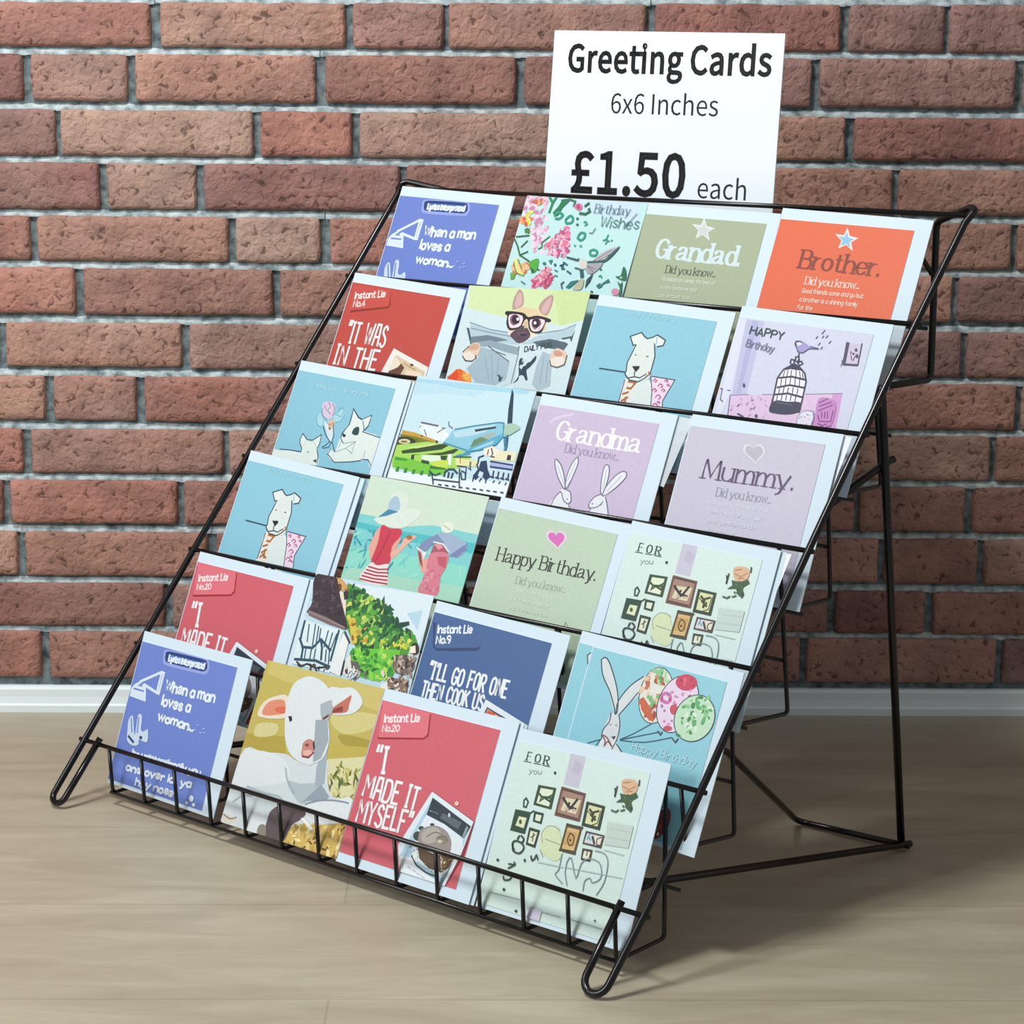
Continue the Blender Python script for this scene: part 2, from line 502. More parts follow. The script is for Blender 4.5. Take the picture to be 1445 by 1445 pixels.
ART['C'] = ('a9b596', '''p0|dde6e6|665 -10 715 68 812 79 747 123 788 201 699 152 627 190 637 115 549 59 647 63
p0|cdd6d2|675 32 709 85 775 92 731 122 759 175 698 142 649 168 655 117 596 79 662 81
t|serif|Grandad.|d3e6ea|241 400 1154 403|173|39
t|serif|Did you know...|454c42|400 536 950 530|70|9
t|lab|Grandads are simply the best of|cfd8c4|386 611 969 600|35|7
t|lab|every bedtime and|cfd8c4|392 688 793 683|35|7
t|lab|adventure too|cfd8c4|393 766 737 759|34|7''')
ART['D'] = ('e56a42', '''p0|f0e4de|696 24 741 98 831 108 770 151 808 226 726 179 659 217 669 144 589 91 679 94
p0|8fc4e2|701 62 733 114 795 120 753 150 780 203 722 170 676 196 683 146 627 109 689 111
t|serif|Brother.|8c3a2a|322 421 1111 425|159|30
t|serif|Did you know...|f8dccf|424 562 966 552|69|10
t|lab|Good friends come and go but|f4d0c0|418 639 1030 627|38|7
t|lab|a brother is a shining family|f4d0c0|418 717 999 706|38|7
t|lab|for life|f4d0c0|416 789 568 786|38|7
p0|f4e8e0|1074 817 1074 823 1067 827 1059 825 1054 819 1055 812 1061 809 1069 810''')
ART['K'] = ('cdbdd9', '''s1|dccfe6|25|170 147 230 97 402 40
t|serif|Grandma|f4f4f8|283 286 1218 277|169|30
t|serif|Did you know...|958bae|425 389 1024 380|77|9
p1|e8ecf2|344 473 365 467 442 524 522 642 536 705 490 680 406 596
p1|e8ecf2|585 416 606 465 591 582 552 686 532 673 523 577 548 458
p0|e8ecf2|498 720 558 701 623 739 639 801 622 833 571 821 512 775
p0|e8ecf2|497 744 571 821 631 831 718 948 434 968 422 855
s1|72708a|11|344 473 365 467 442 524 518 643 539 713 493 680 421 610 361 520 344 473
s1|72708a|10|584 411 606 465 591 582 566 700 538 688 523 577 548 458 584 411
s1|72708a|10|539 713 604 726 636 777 644 816 614 835 557 807 506 743 450 826 434 968
s1|72708a|10|622 833 718 948
s0|b8bcc8|7|388 516 520 675
s0|b8bcc8|7|577 461 545 638
p1|e8ecf2|915 429 947 443 972 519 968 616 961 689 936 669 906 562 900 467
p1|e8ecf2|1146 467 1153 505 1103 593 1013 695 971 703 974 631 1042 516 1106 469
p0|e8ecf2|944 692 999 706 1022 749 945 811 870 832 846 796 882 734
p0|e8ecf2|1001 713 1092 878 822 928 872 836 990 787
s1|72708a|10|915 429 953 451 974 551 963 696 933 670 906 562 900 467 915 429
s1|72708a|10|1146 467 1156 513 1077 621 973 710 974 631 1042 516 1105 466 1146 467
s1|72708a|10|945 696 882 734 849 796 862 833 945 811 989 755
s1|72708a|10|1001 713 1049 792 1089 879
s1|72708a|10|882 838 836 918
s0|b8bcc8|7|931 478 953 650
s0|b8bcc8|7|1109 505 1001 658
p0|72708a|608 793 607 798 602 801 595 800 591 796 592 792 598 789 604 790
p0|72708a|893 791 892 796 886 799 880 798 876 794 877 790 882 787 889 787''')
ART['L'] = ('c9c5d7', '''p0|dedfe6|684 123 682 115 686 97 703 80 735 78 769 92 792 118 795 147 781 176 762 203 748 227 744 244 745 250 740 244 722 230 687 211 645 191 605 167 581 140 578 112 597 92 628 88 659 99 679 115
p0|bdbac8|687 127 685 121 688 106 702 92 728 90 757 102 776 123 779 148 767 172 751 195 740 214 736 228 737 233 733 229 718 217 689 201 654 184 621 165 601 141 599 118 614 102 640 99 666 108 682 121
t|serif|Mummy.|5e4c6c|251 430 1140 416|166|24
t|serif|Did you know...|8e90a2|431 564 974 553|73|8
t|lab|A mum is a friend so true|dcdce8|434 639 972 625|33|7
t|lab|with a heart of pure gold|dcdce8|420 714 928 705|33|7
t|lab|and gentle hands|dcdce8|408 795 890 784|33|7
t|lab|always near|dcdce8|410 870 701 868|33|7''')
ART['O'] = ('bed2bb', '''p0|e8d6e4|713 128 711 120 714 103 732 86 764 82 800 93 824 116 827 144 813 173 794 199 780 223 776 239 777 245 772 239 753 227 717 212 673 195 632 175 606 150 603 123 622 103 655 98 687 107 707 121
p0|d86cbc|713 132 712 126 714 112 729 98 755 95 784 104 804 123 807 147 796 170 780 192 769 211 766 225 767 229 763 225 747 215 718 202 682 188 648 171 627 151 625 129 640 112 666 108 692 115 709 127
t|serif|Happy Birthday.|33362f|142 456 1242 431|117|17
t|serif|Did you know...|96a694|425 615 971 591|67|7
t|lab|A good friend shares the|d6e4d2|414 674 914 667|32|7
t|lab|cake and laughter|d6e4d2|421 757 854 754|32|7
t|lab|and the wishes too|d6e4d2|424 841 858 828|31|7
s0|8a968a|6|1070 870 1074 832 1116 867
s0|a8b8a8|6|1162 865 1234 861''')
ART['X'] = ('d5ebe4', '''p0|c9c6d8|552 -3 708 -1 708 258 556 257
p0|bdbace|613 43 707 82 669 162 604 131
t|serif|F O R|344c44|132 139 357 136|67|16
s0|344c44|8|108 153 183 150
s0|344c44|8|211 150 286 147
s0|344c44|8|305 148 379 147
t|hand|you|8c9a96|189 237 312 224|41|7
p0|22322c|460 182 459 192 451 198 440 196 432 187 433 177 442 171 453 173
s0|2a4a34|15|208 458 224 437 255 463 247 508 220 507 208 458
s0|2a4a34|15|310 539 331 520
p0|224430|145 544 309 536 302 718 146 720
p0|dfe8c0|199 592 279 589 275 674 187 670
p0|4a5a34|243 629 243 643 233 651 220 648 211 636 211 621 221 613 234 616
p0|2a4a2c|313 308 496 298 499 474 311 473
p0|e4eed4|344 328 471 320 469 455 338 453
s0|2f4a2a|18|329 368 375 395 368 432 403 396 464 413 481 351 445 381
s0|2f4a2a|18|375 395 464 384
p0|6e4a3a|543 274 793 281 801 511 542 512
p0|a5826e|567 291 774 296 778 495 564 493
p0|dcd6b4|611 354 762 344 745 459 590 459
s0|221e1a|22|585 359 658 416 733 422
s0|221e1a|22|726 344 686 417 650 446 658 387
p0|cfb0a0|667 433 664 443 651 450 635 450 626 441 629 430 642 423 658 424
p0|cfb0a0|738 428 735 437 721 443 706 443 697 436 701 428 714 421 730 422
s0|4a3028|11|568 295 775 299
s0|4a3028|11|562 489 773 492
p0|26361c|819 340 1005 340 1010 534 826 534
p0|d9deaa|849 362 980 363 979 509 854 508
s0|3a3418|19|868 394 914 427 914 484 935 437
s0|3a3418|19|893 417 956 390
s0|3a3418|19|889 432 944 463
s0|4a4420|9|855 411 889 432
s0|4a4420|9|973 386 969 486 923 510
p0|203a24|337 519 437 518 439 606 349 603
p0|e0ecd0|362 540 421 538 419 589 367 588
p0|27361f|328 654 441 656 436 802 336 795
p0|e0e8cc|351 678 422 678 416 780 353 776
s0|4a5a3c|11|386 690 394 753
s0|4a5a3c|11|371 729 403 700
p1|d6e4b8|462 666 518 608 604 590 635 629 712 755 699 829 635 858 489 804
s1|9aa89a|8|497 745 467 679 501 614 569 597 630 616
s1|9aa89a|8|489 804 532 852
s1|9aa89a|8|514 712 665 723
p0|5a4420|681 545 840 545 835 768 674 764
p0|d9b878|700 575 820 572 815 740 695 748
p0|c9a05c|699 601 810 597 805 706 699 715
s1|4a3416|11|739 614 729 666 760 709 790 688 782 633 739 614
p0|3a2c14|766 665 766 673 759 678 751 676 746 669 746 661 753 656 761 658
s0|3a3c20|19|677 763 833 760
s0|3a3c20|19|685 558 842 550
p0|4a3a3a|882 564 1067 561 1064 666 879 669
p0|d8d8dc|900 579 1050 575 1047 650 893 656
p0|e4e0c8|983 589 1048 582 1045 646 991 644
s0|4aa0b0|11|927 580 914 626
s0|4aa0b0|11|927 609 950 625
s0|3a2a2a|20|958 595 991 644
s1|3a2a2a|9|1043 583 1006 606 1018 645 1050 645
p0|3c3420|890 702 989 694 992 789 900 792
p0|e4ead0|913 718 973 715 972 771 913 776
s0|5a4a3a|11|944 721 947 749
p0|c5d6d0|1064 452 1313 434 1314 608 1085 631
s0|b4c6c2|8|1097 501 1303 485
s0|b4c6c2|8|1101 571 1306 554
s0|b4c6c2|8|788 881 1326 843
s0|b4c6c2|8|1097 670 1290 670
s0|b4c6c2|8|502 902 754 888
p1|dcb490|1102 119 1155 91 1234 92 1267 142 1246 188 1192 211 1135 197
s0|b8865c|11|1128 156 1189 172 1246 132
s0|b8865c|11|1168 190 1225 176
s0|b8865c|11|1123 129 1187 109
p0|345430|1114 212 1194 216 1261 178 1290 207 1232 255 1262 297 1258 340 1186 306 1209 266 1094 290 1135 253
f|2f5a2c 547a3c 23401f|18|25|1086 235 1279 182 1299 304 1180 315|11|1.6
s0|2a3a2a|12|1265 79 1271 120
s0|2a3a2a|12|1056 185 1073 252 1073 167
s0|4a5a50|14|1074 358 1116 363 1137 345
s0|4a5a50|14|1163 344 1193 329
s1|8a9a9e|9|709 792 716 911 695 959 784 1010
s1|8a9a9e|9|775 841 784 924 830 1013
s1|8a9a9e|9|775 841 807 798 897 941 914 824 968 769 1076 773 1126 847 1117 905 1057 939 1030 910 987 942 993 1018
s1|8a9a9e|9|1016 695 1105 697 1159 755 1171 906 1127 1021
s1|2f4038|15|236 860 205 823 222 790 288 791 328 825 297 876 229 869 210 822
s1|2f4038|15|271 736 306 758 297 789
s1|2f4038|15|253 740 244 771
s1|2f4038|14|417 871 437 902 458 883 467 852 492 883
s1|2f4038|13|218 980 282 973
s1|2f4038|13|224 1015 282 973 267 955
s1|2f4038|13|197 1087 214 1112 266 1097 282 1060
p0|22322c|115 971 113 980 104 985 93 984 86 978 88 969 97 964 108 965
p0|22322c|378 916 378 926 372 931 363 929 357 920 357 910 363 904 372 907
p0|26342e|249 1183 248 1193 239 1199 228 1197 221 1190 223 1180 231 1174 243 1176
p0|26342e|420 1319 418 1327 410 1333 399 1332 392 1325 394 1317 403 1311 413 1312
s0|9aaca8|8|114 1239 412 1227
s0|9aaca8|8|511 1273 838 1266
s0|9aaca8|8|926 1259 1255 1260
p0|d2cce0|524 1255 654 1260 657 1437 524 1427
p0|3a4a44|1183 1211 1182 1217 1176 1221 1168 1220 1163 1215 1164 1209 1171 1205 1178 1206''')
ART['T'] = ('90cfdd', '''p1|d9dfe2|112 85 142 58 199 91 303 221 374 333 408 452 377 474 286 336 190 229
p1|d9dfe2|564 135 676 18 601 237 495 369 428 479 395 470 390 377 465 234
p0|d9dfe2|349 480 422 464 469 564 488 669 456 716 325 707 319 614
p0|e4e8e8|322 700 475 688 582 818 324 865 317 741
s1|27414c|11|112 85 142 58 199 91 303 221 370 334 404 452 389 480 364 430 278 314 166 202 112 85
s1|27414c|10|395 470 387 369 462 227 562 128
s1|27414c|10|428 479 495 369 553 263
s1|27414c|10|349 480 355 550 316 630 323 692
s1|27414c|10|428 479 463 549 476 664 452 756
s1|27414c|10|325 699 289 771
s1|27414c|10|483 709 561 761
p0|a8b0b4|388 569 386 577 377 581 366 581 359 576 361 569 370 564 382 564
p0|a8b0b4|443 562 441 569 433 573 423 573 417 568 419 561 427 556 437 556
p0|14222a|413 663 457 649 446 682
s1|8a5a58|12|311 671 364 706 371 751 394 707 446 741 374 680 311 671
s1|27536a|10|506 665 616 592 764 473
s1|27536a|10|507 668 692 590 857 521
s1|27536a|10|509 672 745 632 975 539
s1|27536a|10|325 707 206 767
p0|27414c|894 246 892 301 880 353 860 399 833 436 799 462 762 476 722 477 682 465 646 440 614 403 588 358 571 306 563 250 565 194 577 141 597 95 625 58 660 32 698 18 738 18 777 32 813 58 845 94 870 140 886 191
p0|e4e6da|885 246 883 299 872 349 853 394 827 430 796 455 760 469 723 470 685 458 651 433 620 398 596 354 580 304 573 250 574 196 585 145 604 100 631 64 663 39 699 26 737 26 774 39 809 64 838 99 862 143 877 193
f|c06848 d88858 e8c8a8 a84a34|30|62|532 126 650 55 795 87 829 234 756 452 680 453 603 346|13|1.3
f|8cc890 5aa068 a8d8a0|12|53|650 55 774 29 823 112 717 134|14|2
p0|cc6038|595 324 620 287 725 366 779 462 693 435 627 387
f|7cb878|8|46|653 272 759 250 750 329 697 341|15|1.6
p0|27414c|1138 293 1124 349 1099 400 1066 443 1027 477 983 498 937 507 892 502 850 483 814 451 786 409 768 358 761 302 765 244 780 188 805 136 838 92 879 59 923 38 969 31 1014 37 1055 57 1090 89 1117 131 1135 181 1142 236
p0|e9d8ec|1129 292 1115 346 1092 395 1061 438 1023 470 981 491 937 500 894 494 855 476 820 446 794 405 777 356 770 301 774 245 788 190 812 140 844 98 883 66 925 45 969 38 1012 44 1051 63 1084 94 1110 135 1127 184 1133 237
p0|cc3c5c|1080 66 1083 81 1079 97 1070 112 1056 126 1037 138 1015 146 991 151 966 153 943 150 921 144 903 134 889 122 881 108 878 92 882 76 891 60 906 46 925 35 947 26 971 21 996 20 1019 23 1041 29 1059 39 1072 51
f|e86884 b02848|10|40|891 67 1037 36 1062 108 933 135|16|1.6
p0|d86ab0|889 234 891 256 881 276 862 291 838 296 812 291 790 278 777 258 775 236 784 215 803 201 828 196 854 200 876 214
p0|e9d8ec|861 240 862 250 857 260 847 267 835 270 822 268 811 261 805 252 804 241 809 232 819 225 831 222 844 224 854 230
f|b84a80 d890c0 9a7ab0|26|34|771 231 1067 122 1104 175 969 418 841 478|17|1.2
p0|c84a5c|972 311 974 329 969 345 956 356 939 360 921 356 906 344 896 328 893 309 899 293 912 282 929 278 946 283 962 294
p0|c84a5c|966 465 965 475 956 484 940 492 922 496 904 496 890 492 883 484 884 475 893 465 908 457 927 453 944 453 958 458
p0|27414c|1327 375 1310 419 1284 458 1250 491 1210 515 1165 529 1119 533 1075 525 1034 506 1000 477 973 441 957 398 952 352 958 306 975 261 1002 221 1037 189 1078 165 1123 152 1169 149 1213 158 1253 177 1287 206 1312 242 1328 284 1332 329
p0|c2e4c4|1318 374 1302 416 1277 454 1245 485 1206 508 1164 522 1120 525 1078 518 1039 500 1006 472 981 437 966 396 961 352 967 307 983 265 1009 226 1042 195 1082 172 1124 159 1168 156 1210 165 1248 183 1280 211 1304 246 1319 286 1324 330
f|5aae68 3c8a4c 88cc88 d8f0d8|44|48|988 261 1116 157 1265 170 1314 310 1241 462 1044 523 979 447|18|1.8
s0|27414c|10|837 518 873 540 883 515
s0|27414c|10|984 537 1031 565 1046 530
t|hand|Happy Birthday|bfe6ec|642 718 1274 710|64|7
p1|8a3430|1040 1314 1003 1187 1058 1082 1153 1087 1175 1201 1109 1325
f|e8d8d8 c05048 6a2420|16|38|1043 1298 1020 1183 1080 1091 1149 1103 1158 1206 1104 1311|71|1.4''')
ART['I'] = ('8cc6da', '''p1|e0ebe6|-55 842 70 823 223 803 379 794 330 710 309 682 326 613 417 666 471 658 578 585 591 700 571 733 616 797 646 873 454 975 -60 1009
s0|27485c|11|80 814 221 799 375 793 371 755 323 711 311 672 326 613 408 662 477 657
s0|27485c|11|484 656 577 583 590 670 576 728
s0|27485c|11|582 742 620 796 635 864
s0|b8c8c4|7|378 733 417 666 506 673 573 723
p0|1c2c38|567 850 613 828 621 866
p0|9ab0b4|486 777 484 785 474 789 462 788 454 782 455 775 465 770 478 771
p0|9ac4d0|659 755 660 765 652 770 641 768 633 759 632 749 640 744 651 746
p1|a9d8e2|440 416 479 380 538 443 552 503 513 508 456 465
p1|a9d8e2|665 385 704 349 747 292 782 308 796 366 757 432 696 421
s1|5aa0b8|7|446 400 447 446 495 501 548 508
s1|5aa0b8|7|696 360 757 372 778 328 751 286 708 297 715 327
s1|5aa0b8|7|718 438 775 410 800 346
p0|d8e4ea|545 443 623 472 683 423 724 538 738 627 695 623
p1|d8c8dc|464 289 517 251 620 258 649 305 652 387 600 424 517 385
s1|8a7a98|8|490 327 497 388 587 426
s1|8a7a98|8|535 259 580 294 559 338 617 371
s1|8a7a98|8|593 262 642 306 648 377
s1|8a7a98|8|496 295 546 340
p0|dcc0a4|609 444 677 409 705 440 684 514 632 491
p0|c88a50|667 466 665 475 652 480 635 479 625 472 628 463 641 457 657 459
p0|9a6a48|676 505 677 516 668 522 654 520 645 510 644 498 653 492 666 495
s0|2c4c5c|10|566 501 628 573 712 631
s0|2c4c5c|9|679 444 748 575 740 617 799 698 832 722
s0|2c4c5c|9|635 703 678 676 712 631 747 646
s0|2c4c5c|9|652 711 726 689 734 648
p1|e0ebe6|852 560 887 444 908 431 899 352 889 273 988 339 1037 357 1150 297 1148 396 1117 460 1350 494 1427 667 1484 850 1322 781 1282 719 1202 747 1059 785 856 818 737 757 761 704 825 724 833 592
s0|27485c|14|902 432 899 352 892 272 990 344 1043 357
s0|27485c|9|1043 357 1150 297 1152 405 1117 460
s0|27485c|9|1062 369 1109 442 1103 472 1350 494
s0|27485c|9|902 432 843 526 847 580 901 622
s0|27485c|9|735 753 857 820 1058 783 1177 751 1208 731 1284 724 1339 773
s0|27485c|9|737 757 761 704
s0|8aa4a8|7|901 622 1045 580 1046 698
s0|8aa4a8|7|859 678 863 598
s0|8aa4a8|7|825 724 948 664 1060 701
s0|8aa4a8|7|948 664 1057 578
s0|8aa4a8|7|1212 653 1218 710
p1|27444e|1006 437 1042 441 1057 504 1017 520 970 507 976 461
p0|14222a|849 525 903 537 893 561 865 559
t|hand|Thank you - everyone|abdbe6|249 141 1027 128|44|9''')
ART['J'] = ('c8e4ee', '''p0|a8d6e8|-7 31 1384 -3 1391 36 867 59 574 78 231 60 -15 74
p0|bcdfec|-12 79 233 65 578 88 871 68 770 129 393 137 26 195
p0|c89a38|14 546 185 551 492 597 494 616 320 623 19 585
p0|7a7a28|6 586 202 588 442 613 235 662 14 659
p0|5e6a24|-19 644 79 602 239 613 235 662 3 719
p0|2a3a18|217 637 217 647 209 656 195 665 175 673 150 679 121 683 91 685 61 685 32 682 7 677 -13 671 -27 663 -34 653 -34 644 -26 634 -12 625 9 617 34 611 63 607 93 605 124 605 152 608 177 613 197 620 210 628
p0|d8d4a8|156 642 153 654 137 664 109 673 76 677 45 676 20 670 8 660 10 649 27 638 55 630 88 626 119 627 144 633
p0|8a6a40|121 648 119 654 109 659 93 663 75 665 57 665 44 663 37 659 39 653 49 648 65 644 84 642 101 642 115 644
s0|5a4a18|9|259 571 291 573
p0|4a3010|460 596 494 594 497 619 468 615
p0|a9d862|-30 704 368 617 618 616 854 653 1017 763 695 860 48 925 -11 857
p0|2c4a1c|79 744 284 685 500 630 567 612 634 623 566 670 304 731 104 770
p0|c9e48c|126 704 448 627 500 630 252 699
p0|2c4a1c|360 743 578 697 727 641 771 645 722 688 566 727
p0|2c4a1c|218 765 372 741 256 765 268 821 230 821
p0|dff0d8|352 753 566 727 608 769 475 804 356 791
p0|2a4a22|573 730 659 715 655 763 594 766
p0|e8f4f4|656 706 700 696 731 799 702 803
p0|78c83c|17 805 172 805 431 819 688 842 667 909 356 932 27 909
p0|3f9a34|34 812 188 812 184 832 34 841
p0|c8e050|467 815 608 769 687 768 704 822 541 843
p0|2f7a2c|488 835 686 838 692 851 490 868
p0|2f4a24|358 795 459 797 467 829 372 827
p0|eef6f8|19 920 97 947 505 931 1517 868 1515 1051 63 1120 5 997
p0|2f8a38|82 902 118 897 123 949 82 949
p0|2f8a38|187 902 223 897 226 946 186 947
p0|2f8a38|291 901 326 897 329 944 289 945
p0|2f8a38|394 901 429 896 430 942 391 942
p0|2f8a38|495 901 530 896 531 940 492 940
p0|e4f0f2|217 448 449 451 533 471 608 531 591 609 295 567 201 499
s0|6a6878|18|223 447 438 455
s0|5a5a70|10|214 498 230 476
s0|5a5a70|10|453 520 491 491 529 462
s0|5a5a70|10|554 400 569 438 621 456
s0|5a5a70|10|493 466 521 473
s0|5a5a70|10|283 510 332 563
p0|f2f4f6|601 522 599 538 580 547 555 543 540 529 542 512 561 503 586 507
p1|8cc8dc|608 531 644 468 877 403 1152 333 1207 337 1244 456 1158 513 961 621 892 658 645 622 563 603
p0|b8dce8|640 488 880 412 1124 356 1014 445 866 500 686 541
s0|3a88a0|13|654 462 876 401 1152 335 1207 337 1240 447
s0|3a88a0|13|563 603 873 641
p0|243c4c|889 435 1120 377 1138 392 903 456
p0|6a8a66|897 610 915 533 985 496 1095 502 990 571
p0|a0b8b0|911 523 1083 437 1154 438 1098 511 983 491
p1|5aaccc|873 641 948 585 1224 435 1244 456 1191 537 1019 614 905 661
p0|a0d4e4|916 627 1155 504 1146 543 983 614
s0|2f7a98|11|857 662 1032 617 1194 546 1245 460
p0|3c9cc0|752 703 890 653 933 671 781 714
s0|2c4a4c|11|735 720 942 694
p0|1f3a50|1184 7 1219 53 1304 335 1250 341 1211 201 1193 76
p1|a9c8b4|1230 353 1314 325 1404 348 1402 376 1319 438 1252 445
s0|5a8a80|9|1269 443 1319 438 1406 371
p0|3f8cb0|1247 465 1297 440 1326 539 1334 658 1296 663 1294 562
s0|1f4a64|10|1253 464 1295 469 1299 543
s0|1f4a64|10|1297 440 1323 540 1323 660
p0|e8e4c0|1121 602 1461 578 1459 670 1180 696
p0|f4e8d8|1061 600 1153 561 1262 603 1211 655 1096 661
s0|3a3a4a|13|1121 602 1126 647
s0|3a3a4a|13|1150 584 1185 631 1172 660 1213 660
p0|20302c|1360 618 1401 618 1410 667 1361 668
p0|e6e2a8|763 730 1045 713 1023 780 789 792
s0|6a6a3c|8|810 696 839 767
s0|6a6a3c|8|946 735 961 788
p0|a9b6e0|1181 700 1452 698 1458 747 1190 754
s0|2a3a6a|16|1183 705 1449 705
s0|2a3a6a|16|1201 753 1458 747
p0|22365a|1071 719 1135 702 1176 779 1235 843 1192 885 1117 841 1070 901 1031 861 1072 783
p0|cfe0f0|1093 808 1144 819 1142 874 1087 854
s0|22365a|15|1044 741 1035 687 1084 662
s0|22365a|15|1036 751 1060 785
s0|22365a|14|1039 851 1046 913
s0|22365a|14|1124 903 1136 874
s0|22365a|14|1200 906 1195 876
s0|2c4468|11|815 798 921 793 955 908 921 912
s0|2c4468|10|948 799 988 812
s0|2c4468|10|961 742 974 805
s0|24345a|15|1254 787 1259 831
s0|24345a|16|1240 843 1276 847
s0|24345a|15|1314 788 1319 832
s0|24345a|16|1300 842 1336 846
s0|24345a|15|1375 789 1379 833
s0|24345a|16|1359 841 1395 845
s0|24345a|15|1434 790 1439 834
s0|24345a|16|1418 840 1454 844
s0|1f5660|21|694 915 689 874 724 842 782 835 836 864
s0|1f5660|21|737 873 744 918
s0|1f5660|21|785 871 785 917
s0|1f4a54|14|542 917 591 1002
s0|1f4a54|14|567 960 886 944
s0|1f4a54|14|849 821 913 995
s0|1f4a54|14|525 905 586 920 635 891
s0|1f4a54|14|497 886 561 919
s0|244a5c|13|879 836 931 847 955 908 910 914 880 854
s0|2a4a5a|14|656 998 691 1000
s0|2a4a5a|14|742 994 776 996
s0|2a4a5a|13|827 991 861 993
s0|2a4a5a|13|911 988 945 989
s0|2a4a5a|13|995 984 1028 986
s0|2a4a5a|13|1078 981 1111 982
s0|2a4a5a|13|1160 977 1193 979
s0|2a4a5a|13|1242 974 1275 976
s0|2a4a5a|13|1323 971 1356 972
s0|2a4a5a|13|1404 968 1436 969
s0|2a4a5a|13|1484 964 1516 966
s0|2a3a5a|12|1288 894 1294 874
s0|2a3a5a|12|1357 894 1363 873
s0|2a3a5a|12|1431 895 1437 875''')
